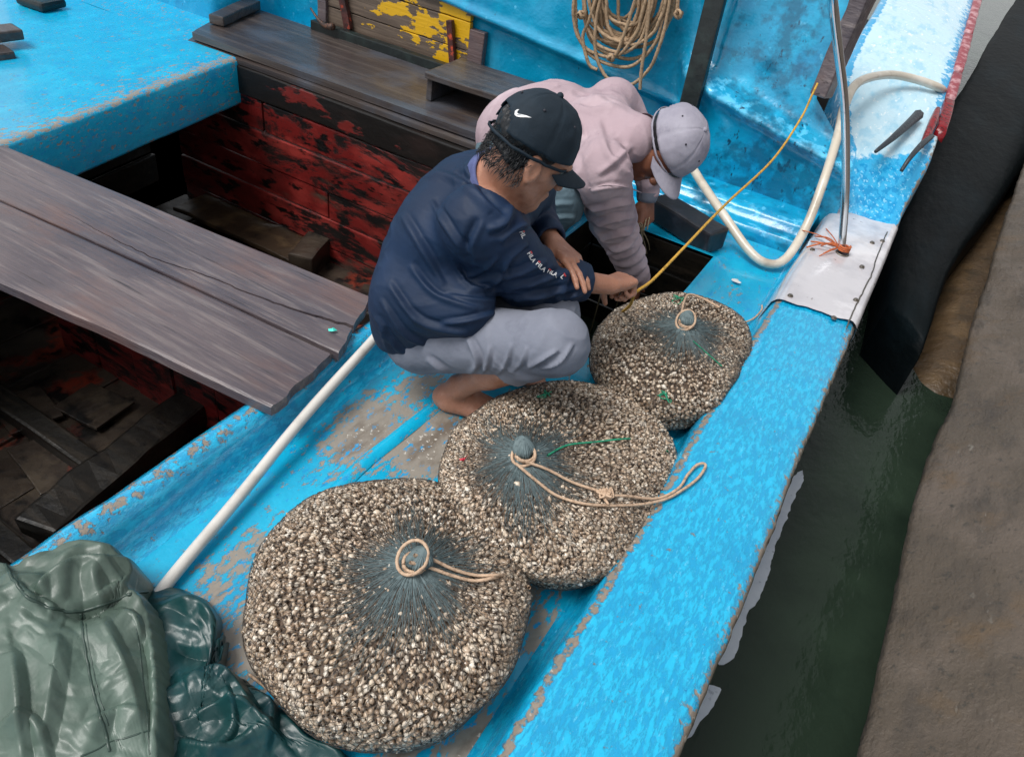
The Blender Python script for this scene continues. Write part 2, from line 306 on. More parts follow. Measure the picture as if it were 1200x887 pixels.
def water_mat():
    m=mat('dark_green_water',C('263228'),.05,[(C('2e3c30'),1.2,.45,.65,{}),(C('1f2a22'),2.6,.5,.7,{})],bump=(3.2,.008,None,(1,.4,1),2),bump2=(24,.0045,None,(1,.6,1),3),spec=.22)
    return m
m_water=water_mat()
m_scrap=mat('turquoise_scrap',C('3fd0c0'),.5); m_fish=mat('white_scrap',C('d9d9d6'),.4); m_redsc=mat('red_scrap',C('b8243a'),.5)
m_weave=mat('cleat_iron',C('3a2b24'),.5,[(C('6b4a3a'),60,.5,.65,{})],bump=(90,.003))
# ------------------------------------------------------------------ water, quay
WZ=-.5
def waterpatch(x0,x1,y0,y1):
    V=[(x0,y0,WZ),(x1,y0,WZ),(x1,y1,WZ),(x0,y1,WZ)]; o=obj('water',V,[[0,1,2,3]],m_water,smooth=False); o['kind']='structure'; return o
waterpatch(-.06,60,-20,80); waterpatch(-1.12,-.48,1.85,3.02); waterpatch(-60,-4.9,-20,80); waterpatch(-4.9,-.06,12,80)
m_skyref=mat('pale_sky_reflection',C('c4c9d2'),.25,[(C('d2d6dc'),9,.45,.65,{}),(C('969ca6'),30,.6,.7,{})],bump=(14,.002))  # flat pale sheets stand in for sky reflected in the water
def skyref_sheet(poly,label,seed):
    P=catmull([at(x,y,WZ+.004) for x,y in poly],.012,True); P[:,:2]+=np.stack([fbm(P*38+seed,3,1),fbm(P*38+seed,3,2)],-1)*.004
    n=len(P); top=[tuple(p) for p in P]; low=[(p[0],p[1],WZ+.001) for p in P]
    o=obj('sky_reflection',top+low,[list(range(n)),list(range(2*n-1,n-1,-1))]+[[(k+1)%n,k,k+n,(k+1)%n+n] for k in range(n)],m_skyref,smooth=False); tag(o,label,'reflection','pale sky reflection sheets along the hull')
skyref_sheet([(934,553),(942,558),(930,585),(924,602),(914,626),(905,650),(900,676),(890,700),(876,720),(868,748),(858,772),(840,774),(850,735),(880,670),(905,610)],'larger pale grey sheet standing in for sky reflected along the hull',1)
skyref_sheet([(806,806),(844,806),(838,824),(820,845),(810,862),(790,874),(780,880),(784,860)],'smaller pale grey sheet standing in for sky reflected by the hull at the bottom edge',2)
# quay: battered concrete slab with a worn lip over the water
EDGE=[(880,1400),(940,1180),(1005,887),(1022,812),(1040,722),(1060,640),(1075,570),(1092,520),(1112,480),(1126,430),(1150,345),(1176,262),(1200,190),(1240,60)]
EP=catmull([at(px,py,-.1)+np.array([0,0,0.]) for px,py in EDGE],.03)
nu=len(EP); prof=[(.34,-.75),(.30,-.45),(.16,-.22),(.05,-.135),(.012,-.112),(0,-.1),(.012,-.085),(.04,-.07)]+[(.04+.035*i,-.07+.022*i) for i in range(1,36)]+[(1.9,.75),(3.5,.8)]
V=np.zeros((nu,len(prof),3))
for j,(dx,dz) in enumerate(prof):
    V[:,j]=EP; V[:,j,0]+=dx; V[:,j,2]+=dz+.1+ (-.1 if False else -.1)+.1
nn=fbm(V*np.array([7,3,7]),3,5)*.010+fbm(V*30,2,9)*.003
V[...,0]-=nn*.9; V[...,2]+=nn*.7
quay=obj('quay_wall',V.reshape(-1,3),gridf(nu,len(prof)),m_conc); tag(quay,'grey brown sloping concrete quay at the right with worn rounded lip','quay')
# stepped footing at the water
fp=[at(1085,462,-.5),at(1064,430,-.5),at(1076,385,-.5),at(1098,325,-.5),at(1136,258,-.5),at(1184,188,-.5),at(1260,60,-.5)]
FP=catmull(fp,.025); nu=len(FP); pr=[(-.16,-.12),(-.05,-.03),(0,.0),(.03,.012),(.06,.03),(.09,.05),(.13,.065),(.18,.08),(.25,.095),(.35,.11),(.5,.12),(.7,.13),(1.0,.14)]
V=np.zeros((nu,len(pr),3))
for j,(dx,dz) in enumerate(pr): V[:,j]=FP; V[:,j,0]+=dx; V[:,j,2]+=dz
yy=V[...,1]-FP[:,1].min(); V[...,2]-=.15*np.clip(1-yy/.30,0,1)**1.6*np.clip((np.array([p[0] for p in pr])+.05)/.3,0,1)[None,:]
V+=np.stack([fbm(V*7,3,s) for s in (1,2,3)],-1)*np.array([.012,.012,.010])+np.stack([0*V[...,0],0*V[...,0],fbm(V*34,2,7)*.003],-1)
foot=obj('quay_footing',V.reshape(-1,3),gridf(nu,len(pr)),m_foot); tag(foot,'brown muddy concrete footing at the waterline below the quay','footing')
# long black mass filling the space between boat and quay
ZF=-.2
fl=[at(1040,352,ZF),at(1046,310,ZF),at(1058,258,ZF),at(1106,145,ZF),at(1150,65,ZF),at(1196,-10,ZF),at(1230,-60,ZF)]
fr=[at(1088,398,ZF),at(1098,362,ZF),at(1124,300,ZF),at(1188,212,ZF),at(1245,130,ZF),at(1330,60,ZF),at(1380,10,ZF)]
n=60; rsm=lambda Q:np.stack([np.interp(np.linspace(0,1,n),np.linspace(0,1,len(Q)),Q[:,k]) for k in range(3)],-1)
FL,FR=rsm(catmull(fl,.1)),rsm(catmull(fr,.1))
sec=[(0,-.42),(0,-.2),(.0,-.06),(.02,-.02),(.08,0),(.25,.012),(.5,.02),(.75,.012),(.92,0),(.98,-.02),(1,-.06),(1,-.2),(1,-.42)]
V=np.zeros((n+3,len(sec),3))
for j,(t,dz) in enumerate(sec):
    V[3:,j]=FL*(1-t)+FR*t; V[3:,j,2]+=dz
    for q,(back,dn) in enumerate([(.035,.42),(.03,.08),(.018,.015)]): V[q,j]=V[3,j]+np.array([0,-back,0]); V[q,j,2]=min(V[3,j,2],ZF-dn) if q<2 else V[3,j,2]-dn
V+=np.stack([fbm(V*np.array([7,3,7]),3,s) for s in (1,2,3)],-1)*.012
bmass=obj('black_mass',V.reshape(-1,3),gridf(n+3,len(sec)),m_bmass); tag(bmass,'long black mass between the boat and the quay','mass')
# ------------------------------------------------------------------ the boat
boat=thing('fishing_boat','bright blue painted wooden fishing boat with open red hold','boat')
XC,XI,XO=-1.17,-.18,.085
# well opening
WX0,WX1,WY0,WY1=-1.06,-.52,1.96,2.95
def deck_wear(V):
    P=proj(V); w=np.zeros(len(V))
    for (px,py,rx,ry,a) in [(430,505,60,34,1),(490,455,40,20,.7),(500,520,52,40,1.1),(560,545,40,30,.9),(340,640,60,22,.75),(275,655,60,20,.55),(300,760,45,60,.8),(250,690,30,26,.6),
                            (640,745,30,40,.7),(560,870,70,26,1.0),(470,880,60,16,.9),(420,545,40,14,.6),(620,700,60,20,.5),(860,345,14,10,.2),(210,745,30,60,.5),(700,470,30,20,.2)]:
        dx,dy=P[:,0]-px,P[:,1]-py; c,s=.8,-.6
        u,v=dx*c+dy*s,-dx*s+dy*c
        w=np.maximum(w,a*np.exp(-(u/rx)**2-(v/ry)**2))
    return w
xs=np.unique(np.round(np.concatenate([np.linspace(-1.10,WX0,4),np.linspace(WX0,WX1,28),np.linspace(WX1,-.255,14)]),5))
ys=np.unique(np.round(np.concatenate([np.arange(-1.2,WY0,.03),np.linspace(WY0,WY1,34),np.arange(WY1,3.4,.03)]),5))
def deckz(x,y):
    P=np.stack([x,y,0*x],-1); z=fbm(P*3.1,2,3)*.004
    d=np.maximum(np.maximum(WX0-x,x-WX1),np.maximum(WY0-y,y-WY1))
    return z+.028*np.exp(-(np.maximum(d-.02,0)/.025)**2)*(d>-1e-4)
X,Y=np.meshgrid(xs,ys,indexing='ij'); Z=deckz(X,Y); V=np.stack([X,Y,Z],-1).reshape(-1,3)
Fd=gridf(len(xs),len(ys)); ctr=V[Fd].mean(1)
Fd=Fd[~((ctr[:,0]>WX0)&(ctr[:,0]<WX1)&(ctr[:,1]>WY0)&(ctr[:,1]<WY1))]
o=obj('side_deck',V,Fd,m_deck,boat); attr(o,'wear',deck_wear(V))
# raised seam running along the deck
sp=[at(x,y,.004) for x,y in [(300,690),(405,562),(460,515),(515,472),(560,440)]]
P=catmull(sp,.03); Vv=[];
for j,(dx,dz) in enumerate([(.022,-.004),(.014,.0015),(0,.003),(-.014,.0015),(-.022,-.004)]): Vv.append(P+np.array([dx,0,dz]))
V=np.stack(Vv,1)+0; V+=fbm(V*20,2)[...,None]*.0015
o=obj('deck_seam',V.reshape(-1,3),gridf(len(P),5),m_deck,boat); attr(o,'wear',np.full(len(P)*5,.12))
# well lining: four board walls
for k,(a,b) in enumerate([((WX0,WY0),(WX0,WY1)),((WX0,WY1),(WX1,WY1)),((WX1,WY1),(WX1,WY0)),((WX1,WY0),(WX0,WY0))]):
    a=np.array(a);b=np.array(b); L=np.linalg.norm(b-a); d=(b-a)/L
    wl=bpy.data.objects.new('well_lining',None); COL.objects.link(wl); wl.parent=boat
    for i in range(5):
        h=.14; zc=.012-h/2-i*h
        nrm=np.array([d[1],-d[0]]); c=(a+b)/2-nrm*.014*1
        rbox('plank',(L-.004 if k%2 else L+.02,.022,h-.006),m_dark,wl,.004,6,.003,seed=i+k*7,M=frame_m((c[0],c[1],zc),(d[0],d[1],0)))
# coaming between deck and hold
cp=[(-1.235,-.2),(-1.232,.05),(-1.225,.095),(-1.205,.108),(-1.18,.108),(-1.165,.1),(-1.15,.075),(-1.14,.04),(-1.128,.016),(-1.115,.004),(-1.10,.0)]
ys2=np.arange(-1.2,3.41,.025); V=np.zeros((len(ys2),len(cp),3)); wr=np.zeros((len(ys2),len(cp)))
for j,(x,z) in enumerate(cp):
    V[:,j]=np.stack([np.full_like(ys2,x),ys2,np.full_like(ys2,z)],-1); wr[:,j]=np.array([.1,.2,.6,.9,.85,.5,.0,0,.05,.1,.1])[j]*np.interp(ys2,[.3,.9,1.4,2.2,3],[1.25,1.1,.7,.45,.4])
V[:,:,0]+=fbm(V*4,2)*.004; V[:,:,2]+=fbm(V*9,2,4)*.003
V[:,-1]=np.stack([np.full_like(ys2,-1.10),ys2,deckz(np.full_like(ys2,-1.10),ys2)],-1)
o=obj('hold_coaming',V.reshape(-1,3),gridf(len(ys2),len(cp)),m_gun,boat); attr(o,'wear',(wr*.37).ravel())
# gunwale
gp=[(-.255,0,0.1),(-.238,.008,.05),(-.226,.03,0),(-.218,.06,0),(-.208,.095,.1),(-.200,.112,.25),(-.190,.121,1.0),(-.178,.125,.8),(-.170,.127,.0),(-.14,.128,0),(-.09,.13,0),(-.03,.13,0),(.03,.128,0),(.06,.126,.1),(.075,.122,.5),(.085,.112,1.1),(.090,.098,1.2),(.088,.08,1),(.078,.07,.3),(.07,.0,.1),(.05,-.3,.1),(-.02,-.8,.1)]
ysg=np.concatenate([np.arange(-1.2,3.62,.02),[3.62]]); V=np.zeros((len(ysg),len(gp),3)); wr=np.zeros(V.shape[:2])
for j,(x,z,w) in enumerate(gp):
    V[:,j]=np.stack([np.full_like(ysg,x),ysg,np.full_like(ysg,z)],-1); wr[:,j]=w
wob=fbm(np.stack([ysg*2.2,0*ysg,0*ysg],-1),2,8)*.006
V[:,3:19,0]+=wob[:,None]; en=fbm(V*28,2,3)*.004; V[:,14:19,0]+=en[:,14:19]; V[:,5:9,0]+=en[:,5:9]*.6; V[:,4:19,2]+=fbm(V*10,2,2)[:,4:19]*.002
V[:,0,2]=deckz(V[:,0,0],V[:,0,1])
o=obj('gunwale',V.reshape(-1,3),gridf(len(ysg),len(gp)),m_gun,boat); attr(o,'wear',wr.ravel()*.6)
# metal plate on the gunwale
mp=bpy.data.objects.new('metal_plate',None); COL.objects.link(mp); mp.parent=boat
yl=np.linspace(2.62,3.64,40); xp=[-.231,-.224,-.212,-.196,-.186]+list(np.linspace(-.17,.045,14))+[.062,.072,.085,.094,.097,.0945]
zp=[.018,.05,.1,.124,.1305]+[.134]*14+[.1355,.1365,.131,.12,.09,.07]
V=np.zeros((len(yl),len(xp),3))
for j,(x,z) in enumerate(zip(xp,zp)): V[:,j]=np.stack([np.full_like(yl,x),yl+ (.0 if j<5 else .05*(x+.17)*0),np.full_like(yl,z)],-1)
V[0,:,1]+=fbm(V[0]*16,2)*.02; V[-1,:,1]+=fbm(V[-1]*12,2)*.05-.02*np.sin(np.linspace(0,6,len(xp)))
V[...,2]+=(fbm(V*np.array([5,3,0]),2,6)*.004+.004); V[:,:,0]+=np.interp(yl,ysg,wob)[:,None]
# fold line diagonally across
o=obj('plate_sheet',V.reshape(-1,3),gridf(len(yl),len(xp)),m_metal,mp)
for px,py in [(926,347),(1010,313),(977,373),(952,293),(1034,283),(1003,352),(1022,285)]:
    p=at(px,py,.14); bm=bmesh.new(); bmesh.ops.create_cone(bm,cap_ends=True,segments=10,radius1=.011,radius2=.008,depth=.006)
    me=bpy.data.meshes.new('screw'); bm.to_mesh(me); bm.free(); q=link('screw',me,m_screw,mp,False); q.location=(p[0],p[1],.1435)
sm=[at(x,y,.142) for x,y in [(1040,272),(1028,300),(1022,320),(1010,345),(1000,365),(992,385)]]
P=catmull(sm,.02); P+=np.stack([fbm(P*30,2,1)*.002,0*P[:,0],0*P[:,0]],-1); tube('plate_seam',P,.0028,m_screw,mp,raw=True,sides=5)
# hole collar for pole
hp=at(987,297,.14); aa=np.linspace(0,2*math.pi,24,endpoint=False)
tube('pole_socket',[hp+np.array([.024*math.cos(a),.024*math.sin(a),.001]) for a in aa],.004,m_screw,mp,raw=True,closed=True,sides=6)
V=[tuple(hp+np.array([.023*math.cos(a),.023*math.sin(a),.0015])) for a in aa]; obj('socket_hole',V,[list(range(24))],m_lace,mp,False)
# raised forward gunwale
ro=catmull([np.array([.088,3.60,.125]),at(1062,238,.20),at(1078,208,.29),at(1091,184,.36),at(1109,128,.46),at(1128,62,.58),at(1147,-8,.70),at(1168,-80,.82)],.03)
ri=catmull([np.array([-.226,3.60,.12]),at(985,218,.22),at(999,184,.33),at(992,150,.39),at(988,95,.50),at(1005,50,.59),at(1036,-4,.71),at(1075,-80,.84)],.03)
n=110; rs=lambda Q:np.stack([np.interp(np.linspace(0,1,n),np.linspace(0,1,len(Q)),Q[:,k]) for k in range(3)],-1)
ro,ri=rs(ro),rs(ri); m_=22; V=np.zeros((n,m_+5,3))
for j in range(m_):
    t=j/(m_-1); V[:,j+3]=ri*(1-t)+ro*t; V[:,j+3,2]+=.03*math.sin(math.pi*t)**.6*np.clip(np.linspace(0,6,n)-.6,0,1)
V[:,2]=V[:,3]+(-.012,0,-.02); V[:,1]=V[:,3]+(-.02,0,-.12); V[:,0]=V[:,3]*np.array([1,1,0])+(-.03,0,-.02)
V[:,m_+3]=V[:,m_+2]+(.008,0,-.03); V[:,m_+4]=V[:,m_+2]*np.array([1,1,0])+(-.02,0,-.85)
tt=np.linspace(0,1,n)[:,None]; rgh=np.clip((proj(V)[...,1]-165)/25,0,1)*(tt<.6)
V[...,2]+=fbm(V*18,3,4)*.010*rgh*np.clip(tt*20,0,1)+fbm(V*5,2,2)*.004
o=obj('raised_gunwale',V.reshape(-1,3),gridf(n,m_+5),m_raised,boat); attr(o,'rough',rgh.ravel()); attr(o,'pale',(1-rgh).ravel())
wv=np.zeros((n,m_+5)); wv[:,-3:]=.6; attr(o,'wear',wv.ravel()); ev=np.zeros((n,m_+5)); ev[:,:5]=.9; ev[:,-5:-3]=.8; ev[:,-6]=.4; attr(o,'edge',(ev+0).ravel())
# pink-red rub strip along outer edge, in pieces
o_=thing and None
pyo=proj(ro)[:,1]
for a,b,mt in [(122,160,m_redpaint),(88,121,m_redrub),(44,87,m_redrub),(-6,43,m_redrub),(-60,-7,m_redrub)]:
    P=ro[(pyo>=a)&(pyo<=b+1.5)]+np.array([.004,0,.018]); Vv=[]
    for dx,dz in [(-.028,-.012),(-.026,.008),(-.02,.012),(.016,.010),(.022,.004),(.022,-.04)]: Vv.append(P+np.array([dx,0,dz]))
    V=np.stack(Vv,1); V+=np.stack([fbm(V*20,2,s) for s in (1,2,3)],-1)*.004
    f=[list(map(int,q)) for q in gridf(len(P),6)]; f+=[[0,1,2,3,4,5],[(len(P)-1)*6+i for i in range(5,-1,-1)]]
    obj('rub_strip',V.reshape(-1,3),f,mt,boat)
# torn rubber ends on the outer edge
for pts,r in [([(1026,178,.385),(1045,163,.42),(1062,148,.445),(1076,135,.46)],[.008,.016,.02,.026]),([(1056,201,.335),(1066,186,.385),(1080,170,.42),(1092,160,.43)],[.008,.012,.014,.012])]:
    tube('torn_strip',[at(*p) for p in pts],r,m_torn,boat,sides=7)
tube('red_smear',[at(1080,172,.41),at(1088,156,.43),at(1094,142,.455),at(1099,128,.475)],[.010,.018,.020,.012],m_redpaint,boat,sides=7)
# ---- hold
RW_Y=2.96
hw=bpy.data.objects.new('hold_wall',None); COL.objects.link(hw); hw.parent=boat
zt=.075; hs_=[.15,.17,.19,.16,.18,.2]
for i,h in enumerate(hs_):
    xj=[-3.75,-2.9-.25*(i%3)+.1*i,-1.16] if i in (1,3) else [-3.75,-1.16]
    for a,b in zip(xj[:-1],xj[1:]):
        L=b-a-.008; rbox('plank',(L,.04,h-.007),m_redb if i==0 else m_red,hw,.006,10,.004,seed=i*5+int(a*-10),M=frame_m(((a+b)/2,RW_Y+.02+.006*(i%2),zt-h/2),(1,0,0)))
    zt-=h
hf=bpy.data.objects.new('hold_floor',None); COL.objects.link(hf); hf.parent=boat
FZ=-.86
for i in range(9):
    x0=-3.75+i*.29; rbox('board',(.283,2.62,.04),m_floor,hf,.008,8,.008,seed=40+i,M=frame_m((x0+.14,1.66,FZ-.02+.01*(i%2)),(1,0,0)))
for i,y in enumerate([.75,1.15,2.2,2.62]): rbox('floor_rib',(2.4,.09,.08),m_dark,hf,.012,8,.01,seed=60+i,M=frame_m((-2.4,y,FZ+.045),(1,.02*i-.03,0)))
a,b=at(235,462,-.74),at(40,622,-.74); d=b-a; rbox('keelson',(float(np.linalg.norm(d)),.16,.1),m_dark,hf,.015,10,.01,seed=71,M=frame_m(tuple((a+b)/2+np.array([0,0,-.02])),tuple(d)))
for i,(px,py,sx,sy) in enumerate([(60,540,.3,.2),(110,475,.24,.2),(255,505,.2,.14),(30,480,.24,.2),(190,545,.22,.16),(120,590,.16,.12)]):
    p=at(px,py,-.835); rbox('floor_patch',(sx,sy,.014),m_floor,hf,.004,4,.003,seed=80+i,M=frame_m(tuple(p),(.9,.3*(i%3)-.2,0)))
p=at(365,300,-.8); rbox('hold_block',(.14,.3,.16),m_floor,hf,.012,4,.008,seed=90,M=frame_m(tuple(p),(1,.35,0)))
p=at(275,255,-.8); rbox('bottom_board',(.9,.32,.03),mat('muddy_board',C('3a2e22'),.4,[(C('5c4a34'),5,.5,.65,{}),(C('1d1712'),8,.55,.7,{})],bump=(18,.004)),hf,.008,6,.01,seed=91,M=frame_m(tuple(p+np.array([.12,0,0])),(1,.02,0)))
# stb hold side under the deck, port hold side, partition below the planks
hp_=bpy.data.objects.new('hold_partition',None); COL.objects.link(hp_); hp_.parent=boat
for i in range(7):
    x0=-2.95+i*.245; rbox('plank',(.236,.035,.86),m_red,hp_,.006,4,.004,seed=100+i,M=frame_m((x0+.12,1.58+.006*(i%2),-.55),(1,0,0)))
hsd=bpy.data.objects.new('hold_side',None); COL.objects.link(hsd); hsd.parent=boat
for k,(x,tl) in enumerate([(-1.245,0),(-3.75,0)]):
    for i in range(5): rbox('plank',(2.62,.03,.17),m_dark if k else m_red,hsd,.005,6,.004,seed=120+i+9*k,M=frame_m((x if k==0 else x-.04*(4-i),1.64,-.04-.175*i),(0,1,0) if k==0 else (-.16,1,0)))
# aft deck closing the hold
X,Y=np.meshgrid(np.linspace(-4.4,-1.235,50),np.linspace(-1.2,.36,26),indexing='ij'); V=np.stack([X,Y,.03+fbm(np.stack([X*3,Y*3,0*X],-1),2)*.004],-1)
n_=len(V); V=np.concatenate([V,V[:,-1:]*np.array([1,1,0])+np.array([0,.0,-.9])],1)
o=obj('aft_deck',V.reshape(-1,3),gridf(50,27),m_deck,boat); attr(o,'wear',np.full(50*27,.15))
# ---- port deck
e0,e1=np.array([-2.78,.36]),np.array([-3.22,2.975]); ny=60; nx=40
V=np.zeros((ny,nx+5,3)); wv=np.zeros((ny,nx+5))
for i in range(ny):
    t=i/(ny-1); ex,ey=e0*(1-t)+e1*t
    for j in range(nx): V[i,j+5]=(ex-.02-(j/(nx-1))**1.3*2.6,ey,.102); wv[i,j+5]=.75*math.exp(-j*.45)
    for j,(dx,z,w) in enumerate([(-.30,-.135,.2),(.012,-.13,.3),(.013,-.12,.1),(.012,.086,.2),(.0,.099,.75)]): V[i,j]=(ex+dx,ey,z); wv[i,j]=w
V[...,2]+=fbm(V*3,2,6)*.005; V[...,0]+=fbm(V*5,2,9)*.005
wv+=np.clip(fbm(V*4,2,12),0,1)*.08
o=obj('port_deck',V.reshape(-1,3),gridf(ny,nx+5),m_deck,boat); attr(o,'wear',wv.ravel()*.62)
V=[(-5.85,2.97,.1),(-3.2,2.97,.1),(-3.2,3.8,.1),(-5.85,3.8,.1)]; o=obj('port_deck_end',V,[[0,1,2,3]],m_deck,boat,False); attr(o,'wear',[.1]*4)
# ---- bulkhead
xs=np.arange(-5.8,-.14,.02); zs=np.concatenate([np.arange(-.0,1.5,.014)])
X,Z=np.meshgrid(xs,zs,indexing='ij')
sg=lambda v,w:1/(1+np.exp(-np.clip(v/w,-40,40)))
yl=3.71-.06*sg(Z-(.48-.112*(X+2.44)),.008)-.02*np.exp(-((Z-(.5-.112*(X+2.44)))/.025)**2)
rz=.50-.25*(X+.8)
yr=3.52+.10*sg(Z-rz-.02,.02)-.045*np.exp(-((Z-rz)/.035)**2)*sg(X+.86,.03)+.03*sg(rz-.05-Z,.02)+(Z-rz).clip(0)*.22
yr+=-.02*np.exp(-((X+.78)/.05)**2)*sg(Z-.2,.02)
k=sg(X+1.0,.02); Yw=yl*(1-k)+yr*k
k2=sg(-3.72-X,.02); Yw=Yw*(1-k2)+3.33*k2
Yw+=fbm(np.stack([X*6,Z*6,0*X],-1),3,4)*.006+fbm(np.stack([X*2.2,Z*2.2,0*X],-1),2,14)*.010
V=np.stack([X,Yw,Z],-1)
xm=np.interp(zs,[0,.36,.41,.55,1.5],[-.15,-.17,-.27,-.44,-.50])[None,:]
V[...,0]=np.where(X>-1.2,-1.2+(X+1.2)*(xm+1.2)/(-.15+1.2),X)
o=obj('bulkhead',V.reshape(-1,3),gridf(len(xs),len(zs)),m_wall,boat)
attr(o,'wear',(np.exp(-((Z-rz)/.05)**2)*k).ravel()); attr(o,'dark_zone',(np.exp(-((X+.45)/.3)**2)*sg(Z-.1,.05)*k+.6*sg(.33-Z,.05)*k).ravel())  # darker blue below the ridge and in a patch towards the gunwale
# ledge at the foot of the bulkhead
lx=np.linspace(-1.08,-.235,44); lp=[(3.285,-.005),(3.29,.03),(3.295,.052),(3.305,.058),(3.34,.055),(3.36,.06),(3.37,.088),(3.378,.098),(3.39,.102),(3.45,.103),(3.6,.108)]
V=np.zeros((len(lx),len(lp),3)); wv=np.zeros(V.shape[:2])
for j,(y,z) in enumerate(lp): V[:,j]=np.stack([lx,np.full_like(lx,y),np.full_like(lx,z)],-1); wv[:,j]=[.1,.2,.5,.8,.3,.1,.5,1,.9,.2,.1][j]
V[...,1]+=fbm(V*7,2,3)*.006; V[...,2]+=fbm(V*9,2,5)*.003
o=obj('bulkhead_ledge',V.reshape(-1,3),gridf(len(lx),len(lp)),m_wall,boat); attr(o,'wear',wv.ravel()*.8); attr(o,'dark_zone',np.full(wv.size,.5))
# black post on the bulkhead
for za,zb,w in [(.375,1.4,.085),(.0,.37,.078)]:
    a=aty(806,130,3.475); b=aty(840,-4,3.545); d=b-a; t0=(za-a[2])/d[2]; t1=(zb-a[2])/d[2]; A,B=a+d*t0,a+d*t1
    dd=B-A; rbox('bulkhead_post',(float(np.linalg.norm(dd)),.05,w),m_black,boat,.008,6,.002,seed=int(za*10),M=frame_m(tuple((A+B)/2),tuple(dd),z=(1,0,0)))
# weathered board at the joint of bulkhead and raised gunwale
a,b=aty(964,108,3.62),aty(1006,12,3.66); d=b-a; A=a-d*.05; B=a+d*1.5
rbox('joint_board',(float(np.linalg.norm(B-A)),.07,.1),m_plank,boat,.01,8,.006,seed=5,M=frame_m(tuple((A+B)/2),tuple(d)))
# hatch boards, battens and dark slot bar
hb=bpy.data.objects.new('hatch_board',None); COL.objects.link(hb); hb.parent=boat
def yel(o):
    V=np.array([v.co[:] for v in o.data.vertices]); P=proj(V); w=np.full(len(V),-.4)
    for px,py,rx,ry,a in [(500,30,40,22,.9),(540,30,40,40,1),(470,12,40,12,.9),(520,68,16,16,1),(515,75,20,14,.9),(430,36,20,12,.45),(505,45,14,18,.6),(550,28,12,12,.8)]:
        w=np.maximum(w,a*1.3*np.exp(-((P[:,0]-px)/rx)**2-((P[:,1]-py)/ry)**2)-.4)
    attr(o,'yel',w)
BY=3.655
for i,(z0,z1) in enumerate([(.145,.275),(.281,.42),(.426,.56)]):
    xa,xb=-3.2,-2.23
    nxx=46; nz=12; xx=np.linspace(xa,xb,nxx); Vv=[]
    o=None; bm=bmesh.new()
    q=rbox('plank',(xb-xa,.03,z1-z0),m_yellow,hb,.004,44,.002,seed=130+i,M=frame_m(((xa+xb)/2,BY+.012,(z0+z1)/2),(1,0,0)))
    bm.free(); bm=bmesh.new(); bm.from_mesh(q.data)
    for zc in np.linspace(z0,z1,7)[1:-1]: bmesh.ops.bisect_plane(bm,geom=bm.verts[:]+bm.edges[:]+bm.faces[:],plane_co=(0,0,zc),plane_no=(0,0,1))
    bm.to_mesh(q.data); bm.free(); yel(q)
for a,b,w in [((408,32),(399,-14),.045),((531,80),(527,24),.035)]:
    A=aty(*a,BY-.028); B=aty(*b,BY-.028); d=B-A; A=A-d*.05
    rbox('batten',(float(np.linalg.norm(B-A)),.03,w),m_batten,hb,.004,6,.003,seed=140,M=frame_m(tuple((A+B)/2),tuple(d),z=(1,0,0)))
rbox('hatch_jamb',(.06,.05,.34),m_plank,hb,.006,4,.004,seed=142,M=frame_m((-3.22,BY+.0,.31),(1,0,0)))
rbox('hatch_jamb',(.10,.04,.26),m_plank,hb,.006,4,.004,seed=143,M=frame_m((-2.19,BY+.02,.26),(1,0,0)))
rbox('hatch_slot_bar',(1.0,.05,.07),m_black,boat,.006,6,.002,seed=144,M=frame_m((-2.75,BY-.06,.165),(1,0,0)))  # dark bar stands in for the shaded slot under the hatch boards
# thwart
th=bpy.data.objects.new('thwart',None); COL.objects.link(th); th.parent=boat
A,B=at(230,38,.15),at(560,155,.15)
xl,xr=-3.55,-1.22
def quadslab(name,pts,z1,z0,mt,par,seed):
    pts=np.array(pts,float); n0,n1=40,12; V=[]
    top=np.zeros((n0,n1,3))
    for i in range(n0):
        for j in range(n1):
            u,v=i/(n0-1),j/(n1-1); p=(pts[0]*(1-u)+pts[1]*u)*(1-v)+(pts[3]*(1-u)+pts[2]*u)*v; top[i,j]=(p[0],p[1],z1)
    top[...,2]+=fbm(top*np.array([1.5,5,1]),2,seed)*.003
    top[:,0,2]-=.005; 
    V=top.reshape(-1,3); bot=V.copy(); bot[:,2]=z0; N=len(V); f=[list(map(int,q)) for q in gridf(n0,n1)]
    ring=[i*n1 for i in range(n0)]+[(n0-1)*n1+j for j in range(1,n1)]+[i*n1+n1-1 for i in range(n0-2,-1,-1)]+[j for j in range(n1-2,0,-1)]
    for a_,b_ in zip(ring,ring[1:]+ring[:1]): f.append([b_,a_,a_+N,b_+N])
    f+= [[int(x)+N for x in q[::-1]] for q in gridf(n0,n1)]
    o=obj(name,np.concatenate([V,bot]),f,mt,par,smooth=False); return o
quadslab('thwart_top',[(xl,2.985),(xr,3.03),(xr,3.60),(-3.80,3.60)],.15,.112,m_thwart,th,3)
quadslab('thwart_lower_board',[(xl-.02,2.96),(xr,3.0),(xr,3.6),(-3.8,3.6)],.108,.078,m_thwart,th,8)
A,B=at(252,20,.2),at(297,1,.2); d=B-A; rbox('thwart_cleat',(float(np.linalg.norm(d)),.09,.05),m_thwart,th,.008,3,.004,seed=7,M=frame_m(tuple((A+B)/2-np.array([0,0,.02])),tuple(d)))
